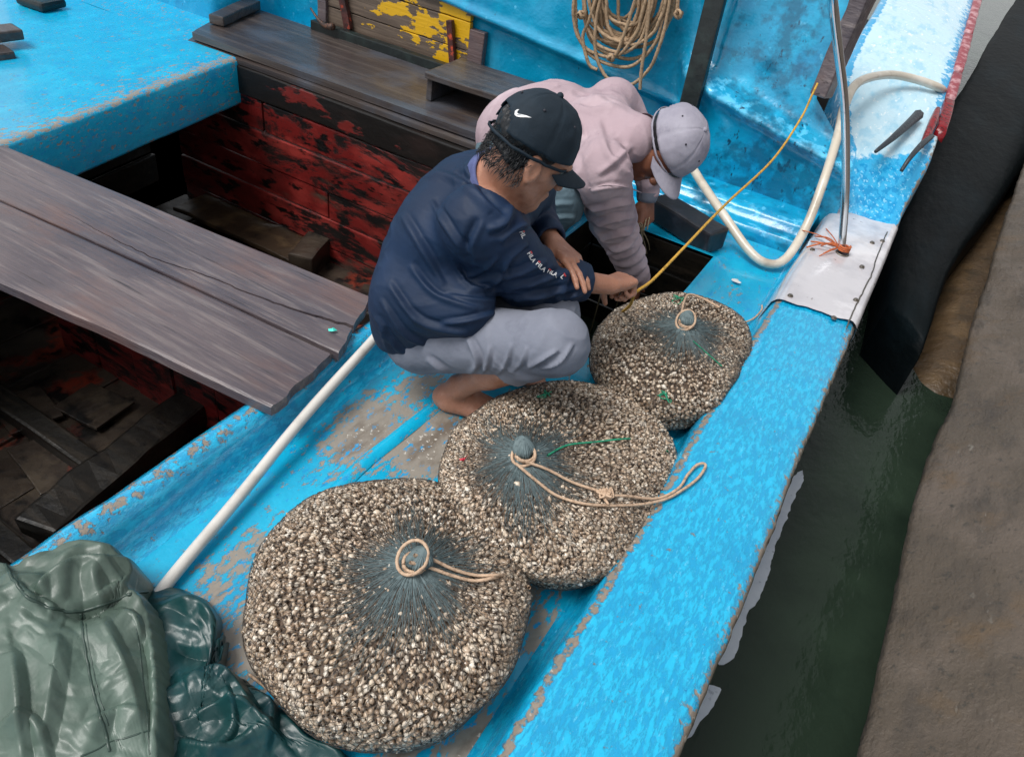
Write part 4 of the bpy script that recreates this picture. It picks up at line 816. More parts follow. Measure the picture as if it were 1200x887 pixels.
# ------------------------------------------------------------------ people: distance fields turned into one smooth surface
class SDF:
    def __init__(s,lo,hi,h):
        s.lo=np.array(lo,float); s.h=h; s.n=np.ceil((np.array(hi)-s.lo)/h).astype(int)+1; s.F=np.full(s.n,.5,np.float32)
    def _box(s,lo,hi):
        a=np.clip(np.floor((np.array(lo)-s.lo)/s.h).astype(int),0,s.n-1); b=np.clip(np.ceil((np.array(hi)-s.lo)/s.h).astype(int)+1,1,s.n)
        g=[(np.arange(a[i],b[i])*s.h+s.lo[i]).astype(np.float32) for i in range(3)]
        return tuple(slice(a[i],b[i]) for i in range(3)),g[0][:,None,None],g[1][None,:,None],g[2][None,None,:]
    def _comb(s,sl,d,k,op):
        a=s.F[sl]
        if a.size==0: return
        if op=='+':
            h=np.clip(.5+.5*(a-d)/k,0,1); s.F[sl]=a*(1-h)+d*h-k*h*(1-h)
        else:
            d=-d; h=np.clip(.5-.5*(a-d)/k,0,1); s.F[sl]=a*(1-h)+d*h+k*h*(1-h)
    def cap(s,a,b,ra,rb=None,k=.02,op='+',wr=None):
        a=np.array(a,float); b=np.array(b,float); rb=ra if rb is None else rb; m=max(ra,rb)+k*1.2+.012
        sl,x,y,z=s._box(np.minimum(a,b)-m,np.maximum(a,b)+m); d=b-a; L2=max(float(d@d),1e-9); L=math.sqrt(L2)
        px,py,pz=x-a[0],y-a[1],z-a[2]; t=np.clip((px*d[0]+py*d[1]+pz*d[2])/L2,0,1)
        qx,qy,qz=px-t*d[0],py-t*d[1],pz-t*d[2]; D=np.sqrt(qx*qx+qy*qy+qz*qz)-(ra+(rb-ra)*t)
        if wr:
            e=np.cross(d/L,[.2,.3,.93]); e/=np.linalg.norm(e); g=np.cross(d/L,e)
            an=np.arctan2(qx*e[0]+qy*e[1]+qz*e[2],qx*g[0]+qy*g[1]+qz*g[2])
            amp,fr,sd=wr; D=D-amp*np.sin(fr*t*L+1.5*np.sin(an+sd)+.8*np.sin(2*an+sd*2))*(.55+.45*np.sin(an*1.0+sd*3))*np.sqrt(np.clip(np.sin(np.clip(t,0,1)*math.pi),0,1))
        s._comb(sl,D.astype(np.float32),k,op)
    def ell(s,c,r,A=None,k=.02,op='+'):
        c=np.array(c,float); r=np.array(r,float); m=r.max()+k*1.2+.01; A=np.eye(3) if A is None else np.array(A)
        sl,x,y,z=s._box(c-m,c+m); x,y,z=x-c[0],y-c[1],z-c[2]
        q=[x*A[i][0]+y*A[i][1]+z*A[i][2] for i in range(3)]
        k0=np.sqrt(sum((q[i]/r[i])**2 for i in range(3)))+1e-6; k1=np.sqrt(sum((q[i]/r[i]**2)**2 for i in range(3)))+1e-6
        s._comb(sl,(k0*(k0-1)/k1).astype(np.float32),k,op)
    def chain(s,P,R,k=.02,**kw):
        for i in range(len(P)-1): s.cap(P[i],P[i+1],R[i],R[i+1],k,**kw)
    def cut(s,p,nrm,c=None,rad=None,k=.004):
        """remove what lies beyond the plane (within rad of c)"""
        nrm=np.array(nrm,float)/np.linalg.norm(nrm); p=np.array(p,float)
        if c is None: sl,x,y,z=s._box(s.lo,s.lo+s.n*s.h)
        else: sl,x,y,z=s._box(np.array(c)-rad,np.array(c)+rad)
        d=-((x-p[0])*nrm[0]+(y-p[1])*nrm[1]+(z-p[2])*nrm[2])
        if c is not None: d=np.maximum(d,np.sqrt((x-c[0])**2+(y-c[1])**2+(z-c[2])**2)-rad*.95)
        s._comb(sl,d.astype(np.float32),k,'-')
    def mesh(s):
        F=s.F; F[[0,-1]]=.5; F[:,[0,-1]]=.5; F[:,:,[0,-1]]=.5
        I=F<0; c=np.zeros(tuple(s.n-1),np.uint8)
        for dx in (0,1):
            for dy in (0,1):
                for dz in (0,1): c+=I[dx:s.n[0]-1+dx,dy:s.n[1]-1+dy,dz:s.n[2]-1+dz]
        act=np.argwhere((c>0)&(c<8)); idx=np.full(c.shape,-1,np.int32); idx[tuple(act.T)]=np.arange(len(act))
        acc=np.zeros((len(act),3)); cnt=np.zeros(len(act))
        cor=[(i,j,k) for i in (0,1) for j in (0,1) for k in (0,1)]
        val={q:F[act[:,0]+q[0],act[:,1]+q[1],act[:,2]+q[2]].astype(float) for q in cor}
        for q in cor:
            for ax in range(3):
                if q[ax]==0:
                    p=list(q);p[ax]=1;p=tuple(p); a,b=val[q],val[p]; m=(a<0)!=(b<0); t=np.where(m,a/(a-b+1e-12),0)
                    pos=np.array(q,float)[None,:].repeat(len(act),0); pos[:,ax]+=t; acc+=pos*m[:,None]; cnt+=m
        V=(act+acc/np.maximum(cnt,1)[:,None])*s.h+s.lo; Q=[]
        for ax in range(3):
            a=[slice(None)]*3; b=[slice(None)]*3; a[ax]=slice(0,-1); b[ax]=slice(1,None); A_,B_=I[tuple(a)],I[tuple(b)]
            e=np.argwhere(A_!=B_); u,v=(ax+1)%3,(ax+2)%3; e=e[(e[:,u]>0)&(e[:,v]>0)&(e[:,u]<s.n[u]-1)&(e[:,v]<s.n[v]-1)]
            inside=A_[tuple(e.T)]
            def g(du,dv): q=e.copy(); q[:,u]-=du; q[:,v]-=dv; return idx[tuple(q.T)]
            q=np.stack([g(1,1),g(0,1),g(0,0),g(1,0)],-1); q[~inside]=q[~inside][:,::-1]; Q.append(q[(q>=0).all(1)])
        return V,np.concatenate(Q)
def vnormals(V,Fq):
    n=np.cross(V[Fq[:,2]]-V[Fq[:,0]],V[Fq[:,3]]-V[Fq[:,1]]); N=np.zeros_like(V)
    for k in range(4): np.add.at(N,Fq[:,k],n)
    return N/(np.linalg.norm(N,axis=1)[:,None]+1e-12)
def smooth(V,Fq,it=2,lam=.5):
    E=np.concatenate([Fq[:,[0,1]],Fq[:,[1,2]],Fq[:,[2,3]],Fq[:,[3,0]]]); V=V.copy()
    for _ in range(it):
        A=np.zeros_like(V); c=np.zeros(len(V)); np.add.at(A,E[:,0],V[E[:,1]]); np.add.at(c,E[:,0],1); V+=lam*(A/np.maximum(c,1)[:,None]-V)
    return V
def folds(V,N,lines,front=True):
    """cloth folds: each line (points of the photograph, width px, height m); only on the side that faces the viewer"""
    P=proj(V); fac=np.clip(((CC-V)*N).sum(1)/np.linalg.norm(CC-V,axis=1)*2.2,0,1); D=np.zeros(len(V))
    for pts,w,a in lines:
        pts=catmull([(x,y,0) for x,y in pts],6)[:,:2]; best=np.full(len(V),1e9); par=np.zeros(len(V))
        lo,hi=pts.min(0)-4*w,pts.max(0)+4*w; m=np.where((P[:,0]>lo[0])&(P[:,0]<hi[0])&(P[:,1]>lo[1])&(P[:,1]<hi[1]))[0]
        if not len(m): continue
        for i in range(len(pts)-1):
            d=pts[i+1]-pts[i]; t=np.clip(((P[m]-pts[i])@d)/(d@d),0,1); q=P[m]-pts[i]-t[:,None]*d; dd=np.sqrt((q**2).sum(1)); sgn=np.sign(q[:,0]*d[1]-q[:,1]*d[0])
            u=dd<best[m]; best[m]=np.where(u,dd,best[m]); par[m]=np.where(u,((i+t)/(len(pts)-1))+10*(sgn>0),par[m])
        side=par>=10; tt=par-10*side; x=best*np.where(side,1,-1)/w
        D+=a*(np.exp(-x**2)-.55*np.exp(-((x-1.5)/.9)**2))*np.sin(np.clip(tt,0,1)*math.pi)**.6*(best<4*w)
    return V+N*(D*fac)[:,None]
def garment(name,sdf,mt,parent,lines=(),nz=(),inv=np.zeros(3),it=2,hem=None):
    V,Fq=sdf.mesh(); V=smooth(V,Fq,it); N=vnormals(V,Fq)
    if lines:
        V2=folds(V,N,[(p_,w_*.62,a_*1.9) for p_,w_,a_ in lines]); V=V2 if hem is None else V+(V2-V)*np.clip(-((V-np.array(hem[0]))@nv(hem[1]))/.05,0,1)[:,None]
    for sc,amp,st in nz:
        Q=V*np.array(st)*sc; wq=np.stack([fbm(V*4,2,31),fbm(V*4,2,32),fbm(V*4,2,33)],-1); rg=np.clip(1-np.abs(fbm(Q+wq*1.2,2,int(sc)))*1.6,0,1)**2
        fd=1 if hem is None else np.clip(-((V-np.array(hem[0]))@nv(hem[1]))/.07,.0,1)
        V=V+N*((rg-.3)*amp*fd*(.4+.6*np.clip(fbm(V*5,2,40)+.5,0,1)))[:,None]
    return obj(name,V-inv,Fq,mt,parent)
nv=lambda v:np.array(v,float)/np.linalg.norm(v)
def head(s,C_,f,u,neck,nr=.054):
    f=nv(f); u=nv(np.array(u)-f*(np.array(u)@f)); l=np.cross(u,f); C_=np.array(C_); p=lambda a,b,c:C_+f*a+l*b+u*c; A=[f,l,u]
    s.ell(p(-.012,0,.040),(.098,.077,.084),A,.02); s.ell(p(.035,0,-.03),(.058,.060,.086),A,.03)
    s.cap(p(-.005,0,-.055),p(.068,0,-.097),.045,.026,.03)
    for b in (-1,1):
        s.cap(p(.03,.048*b,-.02),p(.06,.034*b,-.03),.022,.020,.02); s.cap(p(-.0,.058*b,-.06),p(.05,.026*b,-.095),.018,.016,.02)
        s.ell(p(-.012,.080*b,-.018),(.022,.009,.036),[nv(f+u*.25),l,nv(u-f*.25)],.006); s.ell(p(-.008,.090*b,-.014),(.012,.006,.022),A,.004,'-')
        s.cap(p(-.010,.080*b,-.046),p(-.006,.074*b,-.056),.008,.006,.006)
        s.ell(p(.089,.031*b,.004),(.012,.015,.010),A,.008,'-'); s.ell(p(.107,.013*b,-.036),(.011,.009,.009),A,.006)
    s.cap(p(.086,-.034,.022),p(.086,.034,.022),.011,.011,.014); s.cap(p(.092,0,.008),p(.112,0,-.034),.009,.014,.010)
    s.cap(p(.089,-.020,-.066),p(.089,.020,-.066),.008,.008,.008); s.cap(p(.086,-.016,-.079),p(.086,.016,-.079),.009,.009,.007)
    s.cap(p(.080,0,-.108),p(.072,0,-.112),.018,.018,.015)
    s.cap(p(-.028,0,-.045),neck,.054,nr,.03); s.cap(p(-.01,0,-.06),np.array(neck)+f*.006,.048,nr*.9,.03)
    return p,f,l,u
def hand(s,w,d,n,side,curl=(.5,.6,.4),sc=1.0,thumb=(.4,.5),spread=.06):
    """w wrist, d direction of the palm, n direction the palm faces, side +1/-1 where the thumb is"""
    w=np.array(w,float); d=nv(d); n=nv(np.array(n)-d*(np.array(n)@d)); l=np.cross(n,d)*side
    kn=[];offs=[.030,.010,-.011,-.030]; ln=[.088,.092,.087,.078]
    for o,q in zip(offs,ln): kn.append(w+d*q*sc+l*o*sc-n*.004*sc)
    for k_,o in zip(kn,offs): s.cap(w+l*o*.55*sc+d*.012,k_,.0165*sc,.0122*sc,.014)
    s.ell(w+d*.05*sc+n*.004,(.045*sc,.034*sc,.015*sc),[d,l,n],.012)
    L=[(.042,.026,.021),(.047,.030,.022),(.044,.028,.021),(.034,.022,.019)]
    for i,(k_,q) in enumerate(zip(kn,L)):
        P=k_; ang=0; dd=nv(d+l*spread*(1.5-i)); r=[.0098,.0088,.0080,.0068]
        for j in range(3):
            ang+=curl[j]*(1+.08*(i-1)); v=dd*math.cos(ang)+n*math.sin(ang); Q=P+v*q[j]*sc; s.cap(P,Q,r[j]*sc*(.92 if i==3 else 1),r[j+1]*sc*(.92 if i==3 else 1),.0035); P=Q
    b=w+d*.028*sc+l*.026*sc+n*.006*sc; v=nv(d*.62+l*.72+n*thumb[0]); P=b+v*.042*sc; s.cap(b,P,.0165*sc,.0112*sc,.010)
    v2=nv(d*.9+l*.1+n*thumb[1]*1.4); Q=P+v2*.031*sc; s.cap(P,Q,.0108*sc,.0092*sc,.004); v3=nv(d*.7-l*.25+n*thumb[1]*1.8); s.cap(Q,Q+v3*.024*sc,.0092*sc,.0075*sc,.004)
def footp(s,a,d,side,sc=1.0,up=(0,0,1)):
    """bare foot: ankle a, toe direction d; side is where the big toe is"""
    a=np.array(a,float); d=nv((d[0],d[1],0)); l=np.cross([0,0,1],d)*side; z0=.0
    h=np.array([a[0],a[1],0])-d*.045; g=lambda f,b,z:np.array([a[0],a[1],0])+d*f*sc+l*b*sc+np.array([0,0,z])
    s.ell(g(-.04,0,.036),(.036,.033,.036),[d,l,[0,0,1]],.02); s.cap(a,g(-.02,0,.05),.036,.034,.02)
    s.cap(g(-.03,.0,.036),g(.10,.012,.026),.032,.025,.02); s.cap(g(0,.012,.062),g(.10,.02,.028),.028,.018,.02); s.cap(g(-.02,-.014,.028),g(.11,-.026,.018),.025,.017,.018)
    for b in (-1,1): s.ell(np.array(a)+l*.030*b,(.012,.01,.012),None,.012)
    for i,(b,L,r) in enumerate([(.030,.165,.0135),(.010,.168,.0095),(-.006,.160,.009),(-.021,.150,.0085),(-.035,.138,.0085)]):
        s.cap(g(.105,b*.95,.020),g(L-.018,b,.015),.015 if i==0 else .0125,r,.006); s.cap(g(L-.018,b,.015),g(L,b,.0115),r*1.05,r*.9,.003)
def text_decal(name,txt,org,ex,ey,bv,mt,parent,inv,off=.0016):
    """lettering printed on cloth: ex, ey photograph vectors of one em"""
    cu=bpy.data.curves.new('t','FONT'); cu.body=txt; cu.size=1; cu.offset=.02; to=bpy.data.objects.new('t',cu); COL.objects.link(to)
    bpy.context.view_layer.update(); me=bpy.data.meshes.new_from_object(to.evaluated_get(bpy.context.evaluated_depsgraph_get())); bpy.data.objects.remove(to)
    V=[];ok=True
    for v in me.vertices:
        px=org[0]+ex[0]*v.co.x+ey[0]*v.co.y; py=org[1]+ex[1]*v.co.x+ey[1]*v.co.y; V.append(cast(bv,px,py,off))
    f=[list(p.vertices) for p in me.polygons if all(V[i] is not None for i in p.vertices)]
    if not f: return None
    V=[(0,0,0) if v is None else tuple(v-inv) for v in V]; return obj(name,V,f,mt,parent,False)
def cast(bv,px,py,off=.0015):
    d=Vector(ray(px,py)).normalized(); h=bv.ray_cast(Vector(CC),d,30)
    if h[0] is None: return None
    n=h[1] if h[1].dot(d)<0 else -h[1]; return np.array(h[0]+n*off)
def patch(name,poly,bv,mt,parent,inv,off=.0015):
    cx=np.mean([p[0] for p in poly]); V=[cast(bv,x,y,off) for x,y in poly]
    if all(v is None for v in V): return None
    if any(v is None for v in V): V=[v if v is not None else next(q for q in V if q is not None) for v in V]
    t=geometry.tessellate_polygon([[Vector((x,y,0)) for x,y in poly]]); return obj(name,[tuple(v-inv) for v in V],[list(q) for q in t],mt,parent,False)
def bvh(o,inv): return BVHTree.FromPolygons([v.co+Vector(inv) for v in o.data.vertices],[list(p.vertices) for p in o.data.polygons])
def cap_hat(root,inv,c,f,u,mt,R=(.108,.086,.098),back_open=True,btn=True,lean=0):
    """six panel cap: crown with seams and a gap at the back, strap, visor, button, eyelets"""
    f=nv(f); u=nv(np.array(u)-f*(np.array(u)@f)); l=np.cross(u,f); c=np.array(c)-inv; w=lambda a,b,z:c+f*a+l*b+u*z
    na,ne=96,30; V=np.zeros((na,ne,3)); keep=[]
    for i in range(na):
        a=2*math.pi*i/na
        for j in range(ne):
            e=-.18+(math.pi/2+.18)*(j/(ne-1)); ce=max(math.cos(e),0)**.86; 
            seam=.0018*sum(math.exp(-(((a-math.pi/6-k*math.pi/3+math.pi)%(2*math.pi)-math.pi)/.035)**2) for k in range(6))
            q=1-seam/.09*(-1 if False else 1); rr=1+.012*math.sin(a*6+2)*math.cos(e)
            V[i,j]=w(R[0]*ce*math.cos(a)*q*rr,R[1]*ce*math.sin(a)*q*rr,R[2]*math.sin(e)*q)
    V+=np.stack([fbm((V-c)*26,3,s) for s in (1,2,3)],-1)*.0022
    Fq=[]
    for q in gridf(na,ne,True):
        i,j=divmod(int(q[0]),ne); a=2*math.pi*(i+.5)/na; da=abs((a-math.pi+math.pi)%(2*math.pi)-math.pi); e=-.18+(math.pi/2+.18)*((j+.5)/(ne-1))
        if back_open and e<.44*math.sqrt(max(0,1-(da/.62)**2)) and e>-.115: continue
        Fq.append([int(x) for x in q])
    bm=bmesh.new(); vs=[bm.verts.new(v) for v in V.reshape(-1,3)]
    for q in Fq: bm.faces.new([vs[k] for k in q])
    bmesh.ops.delete(bm,geom=[v for v in bm.verts if not v.link_faces],context='VERTS')
    me=bpy.data.meshes.new('cap'); bm.to_mesh(me); bm.free()
    o=link('cap',me,mt,root); md=o.modifiers.new('s','SOLIDIFY'); md.thickness=.003; md.offset=-1
    # visor
    nu,nvv=33,12; V=np.zeros((nu,nvv,3))
    for i in range(nu):
        a=(i/(nu-1)-.5)*2*1.12
        for j in range(nvv):
            t=j/(nvv-1); ext=.070*math.cos(a*1.10)**.75 if math.cos(a*1.10)>0 else 0
            b=R[1]*math.sin(a)*(1-.05*t)*.98; x=R[0]*math.cos(a)*.97+ext*t
            V[i,j]=w(x,b,-.012-.26*t*.07+.024*math.cos(b/R[1]*1.5)-.024-.0*t)
    top=V.reshape(-1,3); N=len(top); fq=[[int(x) for x in q] for q in gridf(nu,nvv)]; botm=top-u*.003
    ringi=[i*nvv for i in range(nu)]+[(nu-1)*nvv+j for j in range(1,nvv)]+[i*nvv+nvv-1 for i in range(nu-2,-1,-1)]+[j for j in range(nvv-2,0,-1)]
    fq+=[[x+N for x in q[::-1]] for q in fq]+[[b_,a_,a_+N,b_+N] for a_,b_ in zip(ringi,ringi[1:]+ringi[:1])]
    obj('visor',np.concatenate([top,botm]),fq,mt,o)
    if btn:
        bm=bmesh.new(); bmesh.ops.create_uvsphere(bm,u_segments=12,v_segments=8,radius=.0085); me=bpy.data.meshes.new('b'); bm.to_mesh(me); bm.free()
        q=link('button',me,mt,o); q.matrix_local=Matrix.Translation(Vector(w(0,0,R[2]+.001)))
    for k in range(6):
        a=math.pi/3*k; e=.78; ce=math.cos(e)**.86; p=w(R[0]*ce*math.cos(a)*1.008,R[1]*ce*math.sin(a)*1.008,R[2]*math.sin(e)*1.008)
        bm=bmesh.new(); bmesh.ops.create_uvsphere(bm,u_segments=10,v_segments=6,radius=.0034); me=bpy.data.meshes.new('b'); bm.to_mesh(me); bm.free()
        q=link('eyelet',me,m_lace,o); q.matrix_local=Matrix.Translation(Vector(p))
    return o,w
def eyes(root,inv,p,f):
    for b in (-1,1):
        bm=bmesh.new(); bmesh.ops.create_uvsphere(bm,u_segments=12,v_segments=8,radius=.0115); me=bpy.data.meshes.new('eye'); bm.to_mesh(me); bm.free()
        q=link('eye',me,m_eye,root); q.location=Vector(p(.082,.031*b,.003)-inv)
        bm=bmesh.new(); bmesh.ops.create_uvsphere(bm,u_segments=10,v_segments=6,radius=.006); me=bpy.data.meshes.new('iris'); bm.to_mesh(me); bm.free()
        q2=link('iris',me,m_lace,q); q2.location=Vector(nv(f)*.0068)
# ---------------------------------------------------------------- man in the navy jacket
NI=np.array([-.86,1.5,0.])
navy=thing('person','man squatting barefoot in navy jacket, grey trousers and dark cap','person','men crouching at the well',tuple(NI))
hipR,hipL=np.array([-.94,1.46,.235]),np.array([-.95,1.66,.24]); kR,kL=np.array([-.555,1.455,.405]),np.array([-.67,1.66,.34])
aR,aL=np.array([-.835,1.50,.085]),np.array([-.84,1.74,.085])
shR,shL=np.array([-.845,1.44,.605]),np.array([-.87,1.80,.615]); neckN=np.array([-.86,1.60,.68])
shR=at(563,262,.63); elR=at(616,322,.46); wrR=at(713,334,.412); elL=at(624,250,.49); wrL=at(648,284,.50)
fN=nv([.70,.50,-.52])+nv(.82*CR-.12*CU+.54*CF)*.55+.10*CF; uN=nv([.46,.20,.86])+nv(.15*CR+.93*CU-.26*CF)*.55; hcN=at(623,178,.79)
s=SDF((-1.22,1.2,-.01),(-.42,2.12,.98),.0034)
pN,fN,lN,uN=head(s,hcN,fN,uN,neckN)
s.ell((-.96,1.56,.27),(.12,.165,.125),None,.04); s.ell((-.94,1.58,.43),(.11,.15,.14),None,.05); s.ell((-.90,1.6,.55),(.11,.17,.12),None,.05)
s.cap(shR,shL,.06,.06,.05); s.cap(neckN,(-.89,1.6,.58),.06,.09,.04)
for a,b in ((shR,elR),(shL,elL)): s.cap(a,b,.047,.039,.02)
s.cap(elR,wrR,.039,.027,.012); s.cap(elL,wrL,.038,.026,.012)
for h_,k_,a_ in ((hipR,kR,aR),(hipL,kL,aL)):
    s.cap(h_,k_,.08,.055,.03); s.cap(k_+np.array([-.01,0,-.01]),a_,.05,.033,.02); s.cap(k_*.62+a_*.38,k_*.35+a_*.65,.052,.04,.03)
footp(s,aR,(.15,.05),1); footp(s,aL,(.15,.02),-1)
dR=nv(at(752,324,.385)-wrR); hand(s,wrR,dR,np.array([.25,.25,-1.0])+0*dR,1 if False else -1,(1.15,1.35,.8),1.03,(.8,1.0))
tgL=at(691,328,.475); hand(s,wrL,nv(tgL-wrL),(.15,-.3,-1),1,(.18,.22,.2),.98,(.25,.3),.05)
V,Fq=s.mesh(); V=smooth(V,Fq,1,.4); body=obj('body',V-NI,Fq,m_skin,navy); eyes(navy,NI,pN,fN)
# jacket
s=SDF((-1.26,1.18,.10),(-.5,2.10,.80),.0044)
s.ell((-.985,1.555,.265),(.152,.207,.175),None,.04); s.ell((-.98,1.57,.41),(.150,.200,.155),None,.06); s.ell((-.945,1.595,.53),(.150,.205,.135),None,.06); s.ell(at(566,226,.60),(.135,.16,.10),None,.06)
s.cap(shR+np.array([-.012,0,-.01]),shL+np.array([-.012,0,-.01]),.085,.085,.05); s.cap((-.87,1.60,.655),(-.9,1.6,.58),.078,.10,.04)
s.cap(shR,elR,.090,.082,.035,wr=(.005,60,1)); s.cap(elR,wrR-nv(wrR-elR)*.09,.080,.056,.02,wr=(.006,105,2)); s.cap(wrR-nv(wrR-elR)*.105,wrR-nv(wrR-elR)*.088,.056,.052,.008)
s.cap(shL,elL,.075,.060,.035,wr=(.006,70,4)); s.cap(elL,wrL-nv(wrL-elL)*.03,.058,.044,.02,wr=(.006,90,5))
s.cap((-.97,1.42,.36),(-.80,1.43,.40),.10,.07,.06)
s.cut(neckN+nv(pN(-.02,0,-.06)-neckN)*.02,pN(-.02,0,-.05)-neckN,neckN+nv(pN(-.02,0,-.05)-neckN)*.06,.11,.006)
s.cap(neckN-nv(pN(-.02,0,-.06)-neckN)*.05,neckN+nv(pN(-.02,0,-.06)-neckN)*.08,.0615,.066,.004,'-')
for a,b in ((elR,wrR-nv(wrR-elR)*.062),(elL,wrL)):
    d=nv(b-a); s.cut(b-d*.012,d,b+d*.0,.085,.004); s.cap(b-d*.03,b+d*.1,.034,.038,.003,'-')
s.cut((-.99,1.56,.205),(.35,0,-1),None,None,.012)
JL=[([(470,250),(500,300),(520,335)],7,.006),([(505,235),(530,275),(548,300)],6,.006),([(560,255),(545,290),(555,310)],8,-.006),([(585,300),(560,320),(540,325)],5,.005),([(595,310),(575,335),(548,340)],5,.005),
    ([(600,240),(590,262),(570,270)],8,.008),([(625,262),(600,268),(585,285)],7,.009),([(618,285),(598,300),(588,320)],6,.007),([(480,310),(510,345),(560,362)],6,.006),([(455,330),(490,375),(550,392)],6,.006),([(445,350),(480,395),(540,410)],5,.005),
    ([(440,370),(470,412),(520,425)],5,.006),([(520,345),(560,352),(600,350)],5,.005),([(600,352),(640,345),(672,338)],6,.007),([(590,340),(630,330),(668,318)],6,.006),([(560,330),(600,322),(640,306)],6,.006),([(650,352),(678,345),(690,335)],4,.006),
    ([(500,200),(540,215),(575,250)],9,.006),([(545,190),(560,225),(590,258)],7,.006),([(448,380),(460,420),(495,440)],5,.005),([(530,300),(545,330),(570,345)],5,.005),([(515,380),(550,375),(585,365)],5,.006)]
jac=garment('jacket',s,m_navy,navy,JL,[(6,.006,(.7,.7,2.2)),(14,.0022,(1,.6,2))],NI,2,((-.99,1.56,.205),(.35,0,-1)))
# collar band
ax=nv(pN(-.02,0,-.05)-neckN); e=nv(np.cross(ax,[.3,.2,.9])); g=np.cross(ax,e); V=[]
nb=48; cc=neckN+ax*.014
prof=[(.081,-.012),(.079,.008),(.076,.022),(.071,.027),(.067,.022),(.066,.0),(.066,-.02)]
V=np.array([[cc+e*math.cos(2*math.pi*i/nb)*r_+g*math.sin(2*math.pi*i/nb)*r_+ax*z for r_,z in prof] for i in range(nb)])
col=obj('collar',V.reshape(-1,3)-NI,gridf(nb,len(prof),True),m_collar,jac)
# trousers
s=SDF((-1.2,1.2,.0),(-.42,2.02,.54),.005)
for h_,k_,a_ in ((hipR,kR,aR),(hipL,kL,aL)):
    d=a_-k_; e_=k_+d*.42
    s.cap(k_,e_,.074,.066,.03,wr=(.004,70,3)); s.cut(e_,d,e_+nv(d)*.05,.085,.004); s.cap(k_+d*.25,k_+d*.6,.050,.058,.004,'-')
for h_,k_,a_ in ((hipR,kR,aR),(hipL,kL,aL)):
    s.cap(h_,k_,.100,.076,.012); s.ell(k_,(.078,.080,.078),None,.03)
s.ell((-.975,1.56,.235),(.125,.185,.125),None,.05)
s.cut((0,0,.105),(0,0,-1),(-.98,1.55,.03),.2,.02)
TL=[([(500,420),(530,440),(548,440)],5,.006),([(548,395),(560,425),(545,442)],5,.007),([(575,405),(570,430),(560,442)],4,.005),([(600,402),(592,428),(580,440)],4,.004),([(655,410),(630,425),(618,432)],4,.007),([(672,402),(655,425),(632,432)],4,.006),([(618,405),(612,425),(600,435)],4,.004),([(510,445),(540,452),(575,448)],4,.004)]
tr=garment('trousers',s,m_grey,navy,TL,[(9,.005,(.6,1,1.4))],NI,2)
# belt strip of pale fabric below the jacket hem
# hair and cap
capN,wN=cap_hat(navy,NI,pN(-.014,0,.024),nv(fN+uN*.07),nv(uN-fN*.07),m_capn,R=(.114,.092,.116))
s=SDF(hcN-.16,hcN+.16,.0036); A=[fN,lN,uN]
s.ell(pN(-.016,0,.036),(.101,.081,.083),A,.01); s.ell(pN(-.052,0,-.028),(.054,.068,.048),A,.02)
s.cut(pN(.02,0,0),nv(fN*.9-uN*.55),None,None,.004); s.cut(pN(0,0,-.062),nv(-uN-fN*.35),None,None,.006)
V,Fq=s.mesh(); N=vnormals(V,Fq); V=V+N*(fbm(V*np.array([90,90,30]),2,4)*.004)[:,None]; hr=obj('hair',V-NI,Fq,m_hair,navy)
rr=random.Random(8); L=[]
for k in range(900):
    a=rr.uniform(-1.75,1.75); zz=rr.uniform(-.066,.015); ca,sa=math.cos(a),math.sin(a); b=pN(-.028-.074*ca,.080*sa*(.96 if zz>-.03 else .9),zz*1.0)
    o_=-fN*ca+lN*sa; dn=-uN*.8+o_*rr.uniform(.15,.7)+lN*rr.uniform(-.4,.4)-fN*rr.uniform(0,.4); Lh=rr.uniform(.010,.026)
    P=np.array([b,b+nv(dn)*Lh*.5+o_*.003,b+nv(dn-o_*.5)*Lh]); L.append(tube_np(P,np.array([.0010,.0008,.0002]),3))
V,Fq=join_np(L); obj('hair_strands',V-NI,Fq,m_hair,hr,kind='stuff')
bc=bvh(capN,NI)
sw=[(599.0,135.6),(599.6,131.6),(602.2,129.6),(604.6,129.8),(602.8,132.0),(602.4,134.0),(604.2,135.0),(608,135.6),(613,137.0),(619,139.4),(612,139.0),(606,138.9),(601.5,138.0)]
sw=[(x+4,y-1) for x,y in sw]
patch('swoosh_mark',sw,bc,m_white,capN,NI,.0016)
bj=bvh(jac,NI); 
def fila(x,y,ang,sz,txt='FILA'):
    c_,s_=math.cos(ang),math.sin(ang); ex=(c_*sz,s_*sz); ey=(s_*sz*1.0,-c_*sz*1.0)
    text_decal('sleeve_print',txt,(x,y),ex,ey,bj,m_white,jac,NI)
    patch('sleeve_print',[(x+ey[0]*.56,y+ey[1]*.56),(x+ex[0]*.45+ey[0]*.56,y+ex[1]*.45+ey[1]*.56),(x+ex[0]*.45+ey[0]*.78,y+ex[1]*.45+ey[1]*.78),(x+ey[0]*.78,y+ey[1]*.78)],bj,m_redp,jac,NI,.0028)
fila(608,272,1.15,7.2,'FIL'); fila(617,297,1.0,7.0); fila(627,310,.72,7.0); fila(640,319,.5,7.0); fila(656,324,.9,8,'L')
